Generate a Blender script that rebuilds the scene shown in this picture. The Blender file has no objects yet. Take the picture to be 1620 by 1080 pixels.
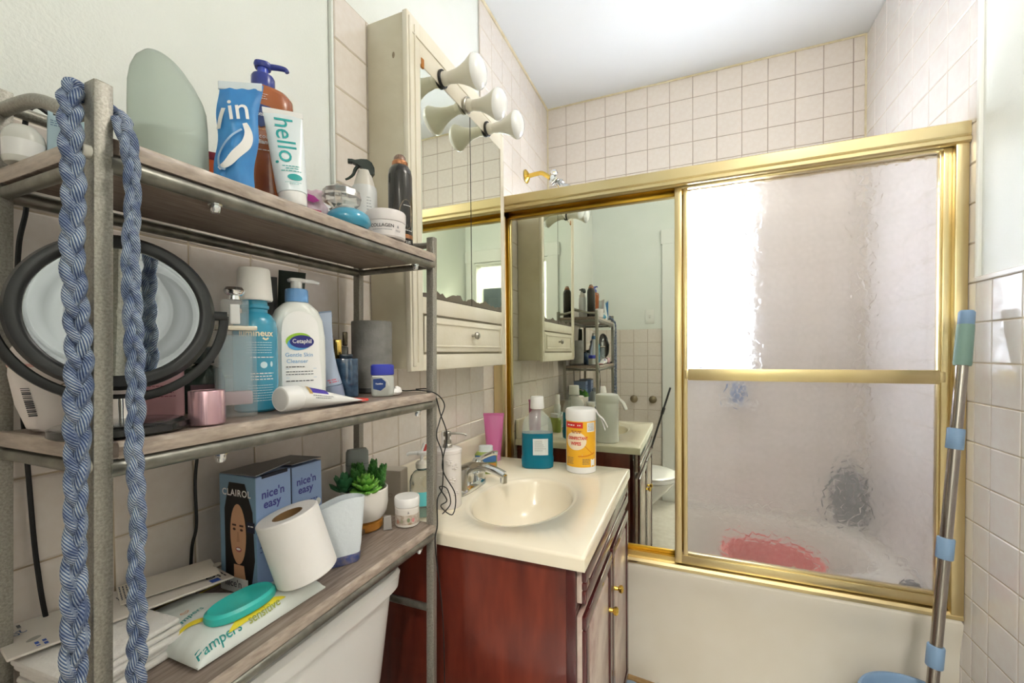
import bpy, bmesh, math, random
from math import sin, cos, pi, radians, atan2, hypot
from mathutils import Vector, Matrix
random.seed(7)
S = bpy.context.scene
COL = S.collection

# ---------------------------------------------------------------- camera, world, light, exposure
CAM_F, CAM_YAW, CAM_PITCH, CAM_ROLL, CAM_SHIFT = 671.0, 0.3962, -0.0198, -0.0087, 30.63
cam_d = bpy.data.cameras.new('camera')
cam_d.sensor_width = 36.0
cam_d.lens = CAM_F / 1620 * 36.0
cam_d.shift_y = CAM_SHIFT / 1620
cam_d.clip_start = 0.01
cam = bpy.data.objects.new('camera', cam_d)
COL.objects.link(cam)
_f = Vector((-sin(CAM_YAW) * cos(CAM_PITCH), cos(CAM_YAW) * cos(CAM_PITCH), sin(CAM_PITCH)))
_r = Vector((cos(CAM_YAW), sin(CAM_YAW), 0))
_u = _r.cross(_f)
_r2 = _r * cos(CAM_ROLL) + _u * sin(CAM_ROLL)
_u2 = _u * cos(CAM_ROLL) - _r * sin(CAM_ROLL)
cam.matrix_world = Matrix(((_r2.x, _u2.x, -_f.x, 0), (_r2.y, _u2.y, -_f.y, 0), (_r2.z, _u2.z, -_f.z, 1.2), (0, 0, 0, 1)))
S.camera = cam

world = bpy.data.worlds.new('daylight')
S.world = world
world.use_nodes = True
_bg = world.node_tree.nodes['Background']
_bg.inputs[0].default_value = (0.86, 0.93, 1.0, 1)
_bg.inputs[1].default_value = 14.0

CEILING_LAMP_POWER = 13.0      # strength of the dome lamp's glow
HALL_FILL_POWER = 95.0  # unseen lamp added in the hall as fill through the doorway
WINDOW_GLOW = 3.6             # daylight diffused in the glass blocks
S.view_settings.view_transform = 'Standard'
S.view_settings.look = 'None'
S.view_settings.gamma = 1.0
S.view_settings.use_curve_mapping = False
S.view_settings.exposure = 0.70
S.cycles.use_denoising = True
S.cycles.max_bounces = 9
S.cycles.diffuse_bounces = 4
S.cycles.glossy_bounces = 5
S.cycles.transmission_bounces = 7
S.cycles.transparent_max_bounces = 8
S.cycles.use_adaptive_sampling = True
S.cycles.adaptive_threshold = .035
S.cycles.sample_clamp_indirect = 6.0
S.cycles.caustics_reflective = True
S.cycles.caustics_refractive = True
S.cycles.blur_glossy = 0.5

# ---------------------------------------------------------------- materials
def lin(h):
    h = h.lstrip('#')
    c = [int(h[i:i + 2], 16) / 255 for i in (0, 2, 4)]
    return tuple(x / 12.92 if x <= .04045 else ((x + .055) / 1.055) ** 2.4 for x in c) + (1,)

MATS = {}
def M(name, col, rough=.45, metal=0, coat=0, trans=0, ior=1.45, var=None, vscale=8, vstretch=(1, 1, 1), bump=0, bscale=60,
      bstretch=(1, 1, 1), emit=0, ecol=None, sss=0, spec=.5, alpha=1, sheen=0):
    """principled material; var = second colour blended in by noise, bump = fine relief"""
    if name in MATS:
        return MATS[name]
    m = bpy.data.materials.new(name)
    m.use_nodes = True
    nt = m.node_tree
    b = nt.nodes['Principled BSDF']
    b.inputs['Base Color'].default_value = lin(col)
    b.inputs['Roughness'].default_value = rough
    b.inputs['Metallic'].default_value = metal
    b.inputs['IOR'].default_value = ior
    b.inputs['Specular IOR Level'].default_value = spec
    b.inputs['Coat Weight'].default_value = coat
    b.inputs['Coat Roughness'].default_value = .08
    b.inputs['Transmission Weight'].default_value = trans
    b.inputs['Alpha'].default_value = alpha
    b.inputs['Sheen Weight'].default_value = sheen
    if sss:
        b.inputs['Subsurface Weight'].default_value = sss
        b.inputs['Subsurface Radius'].default_value = (.02, .02, .02)
        b.inputs['Subsurface Scale'].default_value = .3
    if emit:
        b.inputs['Emission Color'].default_value = lin(ecol or col)
        b.inputs['Emission Strength'].default_value = emit
    def coords(st):
        tc = nt.nodes.new('ShaderNodeTexCoord')
        mp = nt.nodes.new('ShaderNodeMapping')
        mp.inputs['Scale'].default_value = st
        nt.links.new(tc.outputs['Object'], mp.inputs[0])
        return mp.outputs[0]
    if var:
        n = nt.nodes.new('ShaderNodeTexNoise')
        n.inputs['Scale'].default_value = vscale
        n.inputs['Detail'].default_value = 3
        n.inputs['Roughness'].default_value = .6
        nt.links.new(coords(vstretch), n.inputs['Vector'])
        rp = nt.nodes.new('ShaderNodeValToRGB')
        rp.color_ramp.elements[0].position = .35
        rp.color_ramp.elements[0].color = lin(col)
        rp.color_ramp.elements[1].position = .68
        rp.color_ramp.elements[1].color = lin(var)
        nt.links.new(n.outputs['Fac'], rp.inputs[0])
        nt.links.new(rp.outputs[0], b.inputs['Base Color'])
    if bump:
        n = nt.nodes.new('ShaderNodeTexNoise')
        n.inputs['Scale'].default_value = bscale
        n.inputs['Detail'].default_value = 2
        nt.links.new(coords(bstretch), n.inputs['Vector'])
        bp = nt.nodes.new('ShaderNodeBump')
        bp.inputs['Strength'].default_value = bump
        bp.inputs['Distance'].default_value = .004
        nt.links.new(n.outputs['Fac'], bp.inputs['Height'])
        nt.links.new(bp.outputs[0], b.inputs['Normal'])
    MATS[name] = m
    return m

PAINT = M('mint_paint', '#ECEFEA', .42, bump=.2, bscale=220, var='#E6EBE4', vscale=3)
CEIL = M('ceiling_paint', '#EBEEF0', .6, bump=.1, bscale=300)
TILE = M('glazed_tile', '#E8E0D8', .16, coat=.3, var='#E3D9CF', vscale=5)
TILEW = M('glazed_tile_white', '#EAE6E2', .14, coat=.3, var='#E8E0DC', vscale=3)
GROUT = M('grout', '#C9BBA4', .85, var='#B3A086', vscale=14)
GROUTD = M('grout_dark', '#9C8A7C', .85, var='#B3A294', vscale=9)
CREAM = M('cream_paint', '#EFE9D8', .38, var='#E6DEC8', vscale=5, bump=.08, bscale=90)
CREAM_SHADE = M('cream_paint_shaded', '#DDD6C0', .45, var='#CFC6AC', vscale=6, bump=.08, bscale=90)  # darker copy of the cream paint, side shade put into its colour
WHITEP = M('white_trim_paint', '#ECEDE8', .4)
FLOORM = M('floor_vinyl', '#DAD6CC', .35, var='#C9C3B6', vscale=20)
RACK = M('rack_metal', '#A5A298', .42, metal=.5, var='#85827A', vscale=420, bump=.08, bscale=500)
RACKT = M('rack_tube_metal', '#8F8E84', .32, metal=.7, var='#6C6B64', vscale=30)
VINYL = M('wood_vinyl', '#9C8E83', .5, var='#796A60', vscale=14, vstretch=(14, 1.2, 6), bump=.1, bscale=40, bstretch=(6, 1, 1))
VINYLE = M('wood_vinyl_edge', '#BFB1A3', .34, coat=.3, var='#998A7E', vscale=10, vstretch=(2, 3, 14), bump=.35, bscale=22)
GOLD = M('gold_anodised', '#DFCEA2', .32, metal=1, var='#D6C28E', vscale=3)
GOLDD = M('gold_dark', '#BE9638', .32, metal=1, var='#A88028', vscale=6)
BRASS = M('brass', '#E2BE5A', .2, metal=1)
CHROME = M('chrome', '#D9DCDD', .07, metal=1)
NICKEL = M('brushed_nickel', '#A9A69E', .3, metal=1)
STEEL = M('steel_tube', '#A59E98', .2, metal=1)
MIRROR = M('mirror_glass', '#E4E8DC', .015, metal=1)
CHERRY = M('cherry_wood', '#7A3323', .34, coat=.3, var='#4E1A12', vscale=5, vstretch=(3, 3, .6), bump=.05, bscale=60, bstretch=(4, 4, .3))
CHERRYD = M('cherry_wood_dark', '#4E1D1C', .26, coat=.5, var='#391013', vscale=6, vstretch=(2, 2, .6))
WORN_SHEEN = M('worn_sheen_wood', '#CDBDB0', .35, coat=.3, var='#A88C82', vscale=14)  # pale tone: worn finish plus the varnish's grazing sheen put into the colour
MARBLE = M('cultured_marble', '#F0E8D4', .18, coat=.3, var='#EDE3CB', vscale=4)
BOWL = M('sink_bowl_gloss', '#EDE3C6', .1, coat=.5)
PORC = M('porcelain', '#E9E9E6', .12, coat=.3)
TUBM = M('tub_enamel', '#E9E4D8', .2, coat=.3, var='#E2DBCB', vscale=3)
WHITE = M('white_plastic', '#EFEFED', .35)
WHITEG = M('white_gloss', '#F2F2F0', .14, coat=.3)
BLACK = M('black_plastic', '#1B1C1C', .35)
BLACKS = M('black_satin', '#26282A', .28)
RUBBER = M('black_cable', '#15181A', .4)
PAPER = M('paper_white', '#F1EFEC', .85, bump=.12, bscale=180)
CARD = M('cardboard_white', '#E4DED6', .7, var='#DCD5CC', vscale=8)
INK = M('grey_ink', '#5C6068', .7)
INKD = M('dark_ink', '#2B2C33', .7)
CLEAR = M('clear_plastic', '#F4F8F6', .06, trans=1, ior=1.28)
GLASS = M('clear_glass', '#F2F7F5', .02, trans=1, ior=1.42)

# ---------------------------------------------------------------- mesh helpers: every shape is (verts, faces)
def box(x0, x1, y0, y1, z0, z1):
    v = [(x, y, z) for z in (z0, z1) for y in (y0, y1) for x in (x0, x1)]
    return v, [(0, 2, 3, 1), (4, 5, 7, 6), (0, 1, 5, 4), (2, 6, 7, 3), (0, 4, 6, 2), (1, 3, 7, 5)]

def rbox(x0, x1, y0, y1, z0, z1, b=.002, seg=2):
    v, f = box(x0, x1, y0, y1, z0, z1)
    bm = bmesh.new()
    vs = [bm.verts.new(p) for p in v]
    for q in f:
        bm.faces.new([vs[i] for i in q])
    bmesh.ops.bevel(bm, geom=bm.edges[:], offset=b, segments=seg, profile=.5, affect='EDGES')
    bm.verts.index_update()
    out = [tuple(p.co) for p in bm.verts], [tuple(p.index for p in q.verts) for q in bm.faces]
    bm.free()
    return out

def join(*shapes):
    V, Fc = [], []
    for v, f in shapes:
        o = len(V)
        V += list(v)
        Fc += [tuple(i + o for i in q) for q in f]
    return V, Fc

def xf(sh, loc=(0, 0, 0), rot=(0, 0, 0), scale=(1, 1, 1)):
    m = Matrix.Translation(loc) @ Matrix.Rotation(rot[2], 4, 'Z') @ Matrix.Rotation(rot[1], 4, 'Y') @ Matrix.Rotation(rot[0], 4, 'X') @ Matrix.Diagonal((*scale, 1))
    return [tuple(m @ Vector(p)) for p in sh[0]], sh[1]

def warp(sh, fn):
    return [fn(*p) for p in sh[0]], sh[1]

def lathe(prof, seg=36, a0=0.0, closed_ends=True):
    V, Fc = [], []
    n = len(prof)
    for r, z in prof:
        for k in range(seg):
            a = a0 + 2 * pi * k / seg
            V.append((max(r, 1e-5) * cos(a), max(r, 1e-5) * sin(a), z))
    for i in range(n - 1):
        for k in range(seg):
            a, b = i * seg + k, i * seg + (k + 1) % seg
            Fc.append((a, b, b + seg, a + seg))
    if closed_ends:
        if prof[0][0] > 1e-4:
            Fc.append(tuple(range(seg - 1, -1, -1)))
        if prof[-1][0] > 1e-4:
            Fc.append(tuple((n - 1) * seg + k for k in range(seg)))
    return V, Fc

def loft(secs, seg=40, caps=True):
    """secs: (z, rx, ry[, exponent, cx, cy]) superellipse rings"""
    V, Fc = [], []
    for s in secs:
        z, rx, ry = s[:3]
        n = s[3] if len(s) > 3 else 2
        cx = s[4] if len(s) > 4 else 0
        cy = s[5] if len(s) > 5 else 0
        for k in range(seg):
            a = 2 * pi * k / seg
            c, d = cos(a), sin(a)
            V.append((cx + rx * math.copysign(abs(c) ** (2 / n), c), cy + ry * math.copysign(abs(d) ** (2 / n), d), z))
    for i in range(len(secs) - 1):
        for k in range(seg):
            a, b = i * seg + k, i * seg + (k + 1) % seg
            Fc.append((a, b, b + seg, a + seg))
    if caps:
        Fc.append(tuple(range(seg - 1, -1, -1)))
        Fc.append(tuple((len(secs) - 1) * seg + k for k in range(seg)))
    return V, Fc

def smooth_path(pts, n=8):
    """Catmull-Rom through the points"""
    P = [Vector(p) for p in pts]
    out = []
    for i in range(len(P) - 1):
        p0, p1, p2, p3 = P[max(i - 1, 0)], P[i], P[i + 1], P[min(i + 2, len(P) - 1)]
        for k in range(n):
            t = k / n
            out.append(.5 * ((2 * p1) + (-p0 + p2) * t + (2 * p0 - 5 * p1 + 4 * p2 - p3) * t * t + (-p0 + 3 * p1 - 3 * p2 + p3) * t ** 3))
    out.append(P[-1])
    return out

def tube(pts, r, seg=10, closed=False, sx=1, sy=1):
    """sweep a circle; r may be a number or f(t)"""
    P = [Vector(p) for p in pts]
    n = len(P)
    V, Fc = [], []
    up = None
    for i in range(n):
        if closed:
            t = P[(i + 1) % n] - P[i - 1]
        else:
            t = P[min(i + 1, n - 1)] - P[max(i - 1, 0)]
        t.normalize()
        if up is None:
            up = Vector((0, 0, 1)) if abs(t.z) < .9 else Vector((1, 0, 0))
        u = (up - t * up.dot(t)).normalized()
        w = t.cross(u)
        up = u
        rr = r(i / max(n - 1, 1)) if callable(r) else r
        for k in range(seg):
            a = 2 * pi * k / seg
            V.append(tuple(P[i] + u * (rr * sx * cos(a)) + w * (rr * sy * sin(a))))
    m = n if closed else n - 1
    for i in range(m):
        j = (i + 1) % n
        for k in range(seg):
            Fc.append((i * seg + k, i * seg + (k + 1) % seg, j * seg + (k + 1) % seg, j * seg + k))
    if not closed:
        Fc.append(tuple(range(seg - 1, -1, -1)))
        Fc.append(tuple((n - 1) * seg + k for k in range(seg)))
    return V, Fc

def prism(outline, y0, y1):
    """outline in x,z extruded along y"""
    n = len(outline)
    V = [(x, y0, z) for x, z in outline] + [(x, y1, z) for x, z in outline]
    Fc = [tuple(range(n)), tuple(range(2 * n - 1, n - 1, -1))]
    Fc += [(i, i + n, (i + 1) % n + n, (i + 1) % n) for i in range(n)]
    return V, Fc

def build(name, sh, mat, parent=None, loc=(0, 0, 0), rz=0, rot=None, smooth=True, angle=.6):
    me = bpy.data.meshes.new(name)
    me.from_pydata([tuple(p) for p in sh[0]], [], [tuple(q) for q in sh[1]])
    bm = bmesh.new()
    bm.from_mesh(me)
    bmesh.ops.recalc_face_normals(bm, faces=bm.faces[:])
    bm.to_mesh(me)
    bm.free()
    if smooth:
        me.shade_smooth()
        me.set_sharp_from_angle(angle=angle)
    me.materials.append(mat)
    o = bpy.data.objects.new(name, me)
    COL.objects.link(o)
    o.location = loc
    o.rotation_euler = rot or (0, 0, rz)
    if parent is not None:
        o.parent = parent
    return o

def tag(o, label=None, cat=None, group=None, kind=None):
    if label: o['label'] = label
    if cat: o['category'] = cat
    if group: o['group'] = group
    if kind: o['kind'] = kind
    return o

def thing(name, label, cat, loc=(0, 0, 0), rz=0, group=None, rot=None):
    o = bpy.data.objects.new(name, None)
    o.empty_display_size = .02
    COL.objects.link(o)
    o.location = loc
    o.rotation_euler = rot or (0, 0, rz)
    return tag(o, label, cat, group)

def struct(name, sh, mat, label=None, parent=None, smooth=False):
    o = build(name, sh, mat, parent, smooth=smooth)
    if parent is None:
        o['kind'] = 'structure'
        if label: o['label'] = label
    return o

# front-facing print: the front of a thing is its local -Y side, u runs right, w runs up
def flat(d, u0=0, w0=0, roll=0):
    c, s = cos(roll), sin(roll)
    return lambda u, w: (u0 + u * c - w * s, -d, w0 + u * s + w * c)

def wrap(R, u0=0, w0=0, roll=0):
    c, s = cos(roll), sin(roll)
    def fn(u, w):
        a = (u0 + u * c - w * s) / R
        return (R * sin(a), -R * cos(a), w0 + u * s + w * c)
    return fn

def side(d, u0=0, w0=0):      # print on the local +X side, u runs towards local +Y
    return lambda u, w: (d, u0 + u, w0 + w)

def top(z, x0=0, y0=0, roll=0):
    c, s = cos(roll), sin(roll)
    return lambda u, w: (x0 + u * c - w * s, y0 + u * s + w * c, z)

def text(s, size, mat, parent, fn, bold=0, sx=1, shear=0, spacing=1, name='lettering', cut=None):
    cu = bpy.data.curves.new(name, 'FONT')
    cu.body = s
    cu.size = size
    cu.align_x = 'CENTER'
    cu.align_y = 'CENTER'
    cu.offset = bold
    cu.shear = shear
    cu.space_character = spacing
    cu.resolution_u = 3
    ob = bpy.data.objects.new(name, cu)
    me = bpy.data.meshes.new_from_object(ob)
    bpy.data.objects.remove(ob)
    bpy.data.curves.remove(cu)
    V = [v.co.copy() for v in me.vertices]
    Fc = [tuple(p.vertices) for p in me.polygons]
    bpy.data.meshes.remove(me)
    if cut:          # keep only what shows between two positions along the line
        Fc = [q for q in Fc if all(cut[0] <= V[i].x * sx <= cut[1] for i in q)]
    me = bpy.data.meshes.new(name)
    me.from_pydata([fn(v.x * sx, v.y) for v in V], [], Fc)
    me.materials.append(mat)
    o = bpy.data.objects.new(name, me)
    COL.objects.link(o)
    o.parent = parent
    return o

def patch(u0, u1, w0, w1, mat, parent, fn, name='label_panel', nu=10, nw=1):
    V = [fn(u0 + (u1 - u0) * i / nu, w0 + (w1 - w0) * j / nw) for j in range(nw + 1) for i in range(nu + 1)]
    Fc = [(j * (nu + 1) + i, j * (nu + 1) + i + 1, (j + 1) * (nu + 1) + i + 1, (j + 1) * (nu + 1) + i) for j in range(nw) for i in range(nu)]
    return build(name, (V, Fc), mat, parent)

def blob(outline, mat, parent, fn, name='emblem', smooth=True):
    """filled flat shape from an outline (list of u,w), fanned from its centre"""
    n = len(outline)
    cu, cw = sum(p[0] for p in outline) / n, sum(p[1] for p in outline) / n
    K = 4
    V = [fn(cu + (p[0] - cu) * (1 - r / K), cw + (p[1] - cw) * (1 - r / K)) for r in range(K) for p in outline] + [fn(cu, cw)]
    Fc = [(r * n + i, r * n + (i + 1) % n, (r + 1) * n + (i + 1) % n, (r + 1) * n + i) for r in range(K - 1) for i in range(n)]
    return build(name, (V, Fc + [((K - 1) * n + i, (K - 1) * n + (i + 1) % n, K * n) for i in range(n)]), mat, parent)

def ell(cu, cw, ru, rw, n=28, roll=0):
    return [(cu + ru * cos(a) * cos(roll) - rw * sin(a) * sin(roll), cw + ru * cos(a) * sin(roll) + rw * sin(a) * cos(roll)) for a in (2 * pi * k / n for k in range(n))]

def lines(rows, mat, parent, fn, h=.0011, name='small_print', dash=True):
    """rows of small illegible print: (u0, u1, w)"""
    V, Fc = [], []
    rnd = random.Random(len(rows) * 17 + int(rows[0][2] * 1e5))
    for u0, u1, w in rows:
        u = u0
        while u < u1 - 1e-6:
            L = min(rnd.uniform(1.6, 4.5) * h, u1 - u) if dash else u1 - u
            o = len(V)
            V += [fn(u, w - h / 2), fn(u + L, w - h / 2), fn(u + L, w + h / 2), fn(u, w + h / 2)]
            Fc.append((o, o + 1, o + 2, o + 3))
            u += L + h * .8
    return build(name, (V, Fc), mat, parent, smooth=False)

def para(u0, u1, w1, n, step, mat, parent, fn, h=.001, ragged=.3):
    rnd = random.Random(n)
    return lines([(u0, u1 - (u1 - u0) * rnd.uniform(0, ragged), w1 - k * step) for k in range(n)], mat, parent, fn, h)

def copy_tree(o, parent=None):
    c = o.copy()
    COL.objects.link(c)
    c.parent = parent
    for ch in list(o.children):
        copy_tree(ch, c)
    return c

# ================================================================ THE SETTING
XL, XR, YF, YB, ZC = -.7506, .7191, 2.349, -.29, 2.585
P, Z0 = .1095, .942            # tile pitch and one row line
ROWS = [Z0 + (k - 9) * P for k in range(25)]
TZ = lambda k: Z0 + k * P

struct('floor', box(-.95, 1.35, -1.7, YF + .12, -.05, 0), FLOORM)
struct('ceiling', box(-.9, 1.3, -1.7, YF + .12, ZC, ZC + .06), CEIL)
wl = struct('wall_left', box(XL - .12, XL - .007, YB - .1, YF + .1, 0, ZC), PAINT)
wr = struct('wall_right', box(XR + .006, XR + .12, YB - .1, YF + .1, 0, ZC), PAINT)
WX0, WX1, WZ0, WZ1 = -.27, .277, 1.105, 2.043
wf = struct('wall_far', join(box(XL, WX0, YF + .006, YF + .12, 0, ZC), box(WX1, XR, YF + .006, YF + .12, 0, ZC),
                             box(WX0, WX1, YF + .006, YF + .12, 0, WZ0), box(WX0, WX1, YF + .006, YF + .12, WZ1, ZC)), PAINT)
DX0, DX1, DZ = -.10, .62, 2.04
wb = struct('wall_back', join(box(XL - .1, DX0, YB - .1, YB - .006, 0, ZC), box(DX1, XR + .1, YB - .1, YB - .006, 0, ZC),
                              box(DX0, DX1, YB - .1, YB - .006, DZ, ZC)), PAINT)

_tile_cache = {}
def tile_mesh(mat):
    if mat.name in _tile_cache:
        return _tile_cache[mat.name]
    e = .022
    V = [(-.5, 0, -.5), (.5, 0, -.5), (.5, 0, .5), (-.5, 0, .5)]
    V += [(-.5, -.7, -.5), (.5, -.7, -.5), (.5, -.7, .5), (-.5, -.7, .5)]
    V += [(-.5 + e, -1, -.5 + e), (.5 - e, -1, -.5 + e), (.5 - e, -1, .5 - e), (-.5 + e, -1, .5 - e)]
    Fc = [(8, 9, 10, 11)]
    for i in range(4):
        j = (i + 1) % 4
        Fc += [(i, j, j + 4, i + 4), (i + 4, j + 4, j + 8, i + 8)]
    me = bpy.data.meshes.new('tile')
    me.from_pydata(V, [], Fc)
    me.materials.append(mat)
    _tile_cache[mat.name] = me
    return me

def tile_field(parent, axis, plane, us, zs, mat, grout, single, skip=None, rnd=random.Random(3)):
    """axis: which way the tiles face ('+x','-x','-y','+y'); us, zs: joint lines.
    single(u, z): True for tiles built one by one; the rest are joined into one field"""
    rz = {'-y': 0, '+x': pi / 2, '+y': pi, '-x': -pi / 2}[axis]
    T = .006
    def put(u, z, out):      # point on the wall at depth 'out' in front of the tile back
        return {'-y': (u, plane + T - out, z), '+y': (u, plane - T + out, z), '+x': (plane - T + out, u, z), '-x': (plane + T - out, u, z)}[axis]
    me = tile_mesh(mat)
    rest = []
    for i in range(len(us) - 1):
        for j in range(len(zs) - 1):
            u0, u1, z0, z1 = us[i], us[i + 1], zs[j], zs[j + 1]
            uc, zc = (u0 + u1) / 2, (z0 + z1) / 2
            if skip and skip(uc, zc):
                continue
            w, h = u1 - u0 - .0022, z1 - z0 - .0022
            if w < .004 or h < .004:
                continue
            tilt = (rnd.uniform(-.004, .004), rnd.uniform(-.004, .004))
            if single(uc, zc):
                o = bpy.data.objects.new('tile', me)
                COL.objects.link(o)
                o.parent = parent
                o.location = put(uc, zc, 0)
                o.rotation_euler = (tilt[0], 0, rz + tilt[1])
                o.scale = (w, T, h)
            else:
                rest.append(xf(([tuple(v.co) for v in me.vertices], [tuple(p.vertices) for p in me.polygons]), put(uc, zc, 0), (tilt[0], 0, rz + tilt[1]), (w, T, h)))
    if rest:
        o = build('tile_field', join(*rest), mat, parent, smooth=False)
        o['kind'] = 'stuff'
    # recessed grout bed behind, 1.4 mm under the tile faces
    beds = []
    for i in range(len(us) - 1):
        for j in range(len(zs) - 1):
            uc, zc = (us[i] + us[i + 1]) / 2, (zs[j] + zs[j + 1]) / 2
            if skip and skip(uc, zc):
                continue
            q = [put(us[i], zs[j], .0042), put(us[i + 1], zs[j], .0042), put(us[i + 1], zs[j + 1], .0042), put(us[i], zs[j + 1], .0042)]
            beds.append((q, [(0, 1, 2, 3)]))
    build('grout_bed', join(*beds), grout, parent, smooth=False)

# left wall: tile dado, a higher panel behind the cabinet, full height around the tub
PL = .1062
lys = [.756 + (k - 9) * PL for k in range(0, 24)]
lys = [YB] + [y for y in lys if YB + .01 < y < YF - .01] + [YF]
LOW_TOP, HIGH_TOP = 1.475, TZ(10)
def left_skip(y, z):
    if y > 1.50: return False
    if y > .75: return z > HIGH_TOP
    return z > LOW_TOP + .005
lzs = [0] + [z for z in ROWS if .02 < z < ZC - .01] + [ZC]
# the dado's last row is cut to its cap height
lzs = sorted(set(lzs))
def left_single(y, z):
    if y < .1 or z < .75: return False
    if y > 1.62: return z > 1.9
    return True
tile_field(wl, '+x', XL, lys, lzs, TILE, GROUT, left_single, left_skip)
# right wall: dado to z 1.38, full height over the tub
rys = [1.488 + (k - 16) * P for k in range(0, 25)]
rys = [YB] + [y for y in rys if YB + .01 < y < YF - .01] + [YF]
rys = sorted(rys + [1.555])
def right_skip(y, z): return y < 1.555 and z > TZ(4)
def right_single(y, z):
    if y < 1.555: return y > 1.0 and z > .1
    return z > 1.75
tile_field(wr, '-x', XR, rys, lzs, TILEW, GROUT, right_single, right_skip)
# far wall over the tub
fxs = [XL + k * P for k in range(14)] + [XR]
def far_skip(x, z): return WX0 < x < WX1 and WZ0 < z < WZ1
fzs = sorted(set(lzs + [WZ0, WZ1]))
fxs = sorted(fxs + [WX0, WX1])
fxs = [x for i, x in enumerate(fxs) if i == 0 or x - fxs[i - 1] > .003]
def far_clean(xs, extra): return xs
tile_field(wf, '-y', YF, [XL + k * P for k in range(14)] + [XR], [z for z in lzs if z >= TZ(10) - 1e-6], TILE, GROUTD, lambda x, z: True)
tile_field(wf, '-y', YF, fxs, [z for z in fzs if z <= TZ(10) + 1e-6], TILE, GROUTD, lambda x, z: False, far_skip)
# back wall dado (seen in the mirrored door)
bxs = [XL + k * P for k in range(6)] + [-.205]
tile_field(wb, '+y', YB, bxs, [z for z in lzs if z <= TZ(4) + .001], TILE, GROUT, lambda x, z: z > .15)
# thin bead of caulk where the tub tile meets ceiling and corner
struct('trim_1', join(tube([(XL + .002, YF - .002, z) for z in (.45, 1.5, ZC - .004)], .0045, 6), tube([(x, YF - .003, ZC - .003) for x in (XL, 0, XR)], .005, 6),
                      tube([(XR - .002, YF - .002, z) for z in (.45, 1.5, ZC - .004)], .0045, 6), tube([(XL + .003, y, ZC - .004) for y in (1.5, 2, YF)], .006, 6)),
       M('caulk', '#E6DCC0', .5, var='#D8CBA6', vscale=20))
# edge bead of the painted left wall panel and cap of the right dado
struct('trim_2', join(rbox(XL - .006, XL + .004, .744, .750, LOW_TOP, ZC, .001)), PAINT)
struct('trim_3', rbox(XR - .004, XR + .008, YB, 1.557, TZ(4), TZ(4) + .014, .003), TILEW)
struct('trim_4', rbox(XR - .003, XR + .008, 1.545, 1.558, TZ(4) + .012, ZC, .003), WHITEP)

# ---------------------------------------------------------------- glass block window
BLK = M('glass_block', '#F4FAFF', .22, trans=.6, ior=1.2, emit=WINDOW_GLOW, ecol='#F1F5FF')
_nt = BLK.node_tree
w1 = struct('window_1', join(box(WX0, WX0 + .012, YF + .0, YF + .11, WZ0, WZ1), box(WX1 - .012, WX1, YF + .0, YF + .11, WZ0, WZ1),
                             box(WX0, WX1, YF, YF + .11, WZ0, WZ0 + .012), box(WX0, WX1, YF, YF + .11, WZ1 - .012, WZ1)), WHITEP, 'bright glass block window behind the shower door')
bw, bh = (WX1 - WX0 - .024) / 4, (WZ1 - WZ0 - .024) / 7
mort = []
for i in range(4):
    for j in range(7):
        x0, z0 = WX0 + .012 + i * bw, WZ0 + .012 + j * bh
        build('glass_block', box(x0 + .005, x0 + bw - .005, YF + .03, YF + .036, z0 + .005, z0 + bh - .005), BLK, w1)
for i in range(1, 4):
    mort.append(box(WX0 + .012 + i * bw - .005, WX0 + .012 + i * bw + .005, YF + .03, YF + .09, WZ0, WZ1))
for j in range(1, 7):
    mort.append(box(WX0, WX1, YF + .031, YF + .089, WZ0 + .012 + j * bh - .005, WZ0 + .012 + j * bh + .005))
build('mortar', join(*mort), M('mortar', '#D8D8D4', .8), w1, smooth=False)
build('window_sill', rbox(WX0 - .01, WX1 + .01, YF - .045, YF + .02, WZ0 - .022, WZ0, .004), TILEW, w1)

# ---------------------------------------------------------------- door in the back wall and the hall behind it
cas = struct('door_1', join(rbox(DX0 - .1, DX0, YB - .02, YB + .016, 0, DZ + .02, .004), rbox(DX1, DX1 + .09, YB - .02, YB + .016, 0, DZ + .02, .004),
                            rbox(DX0 - .11, DX1 + .1, YB - .02, YB + .018, DZ + .005, DZ + .12, .004),
                            box(DX0 + .0005, DX0 + .014, YB - .11, YB + .008, 0, DZ - .0005), box(DX1 - .014, DX1 - .0005, YB - .11, YB + .008, 0, DZ - .0005), box(DX0 + .014, DX1 - .014, YB - .11, YB + .008, DZ - .014, DZ - .0005)), WHITEP,
              'white painted doorway casing seen in the mirrored shower door')
struct('wall_hall', join(box(-.9, 1.3, -1.78, -1.7, 0, ZC), box(-.98, -.9, -1.7, YB - .1, 0, ZC), box(1.3, 1.38, -1.7, YB - .1, 0, ZC), box(XR + .1, 1.3, YB - .11, YB - .1, 0, ZC)), PAINT)
HD = M('dark_door_paint', '#3B454B', .4, var='#2F383D', vscale=4)
d2 = struct('door_2', rbox(.46, 1.22, -1.7, -1.665, 0, 2.03, .003), HD, 'dark blue grey door across the hall')
for (x0, x1) in ((.54, .80), (.88, 1.14)):
    for (z0, z1) in ((.2, .85), (1.0, 1.9)):
        build('door_panel', rbox(x0, x1, -1.667, -1.655, z0, z1, .005), HD, d2)
build('knob', xf(lathe([(.0, 0), (.012, 0), (.012, .03), (.026, .04), (.028, .055), (.018, .068), (0, .07)], 20), (.51, -1.665, .95), (-pi / 2, 0, 0)), BRASS, d2)

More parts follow.
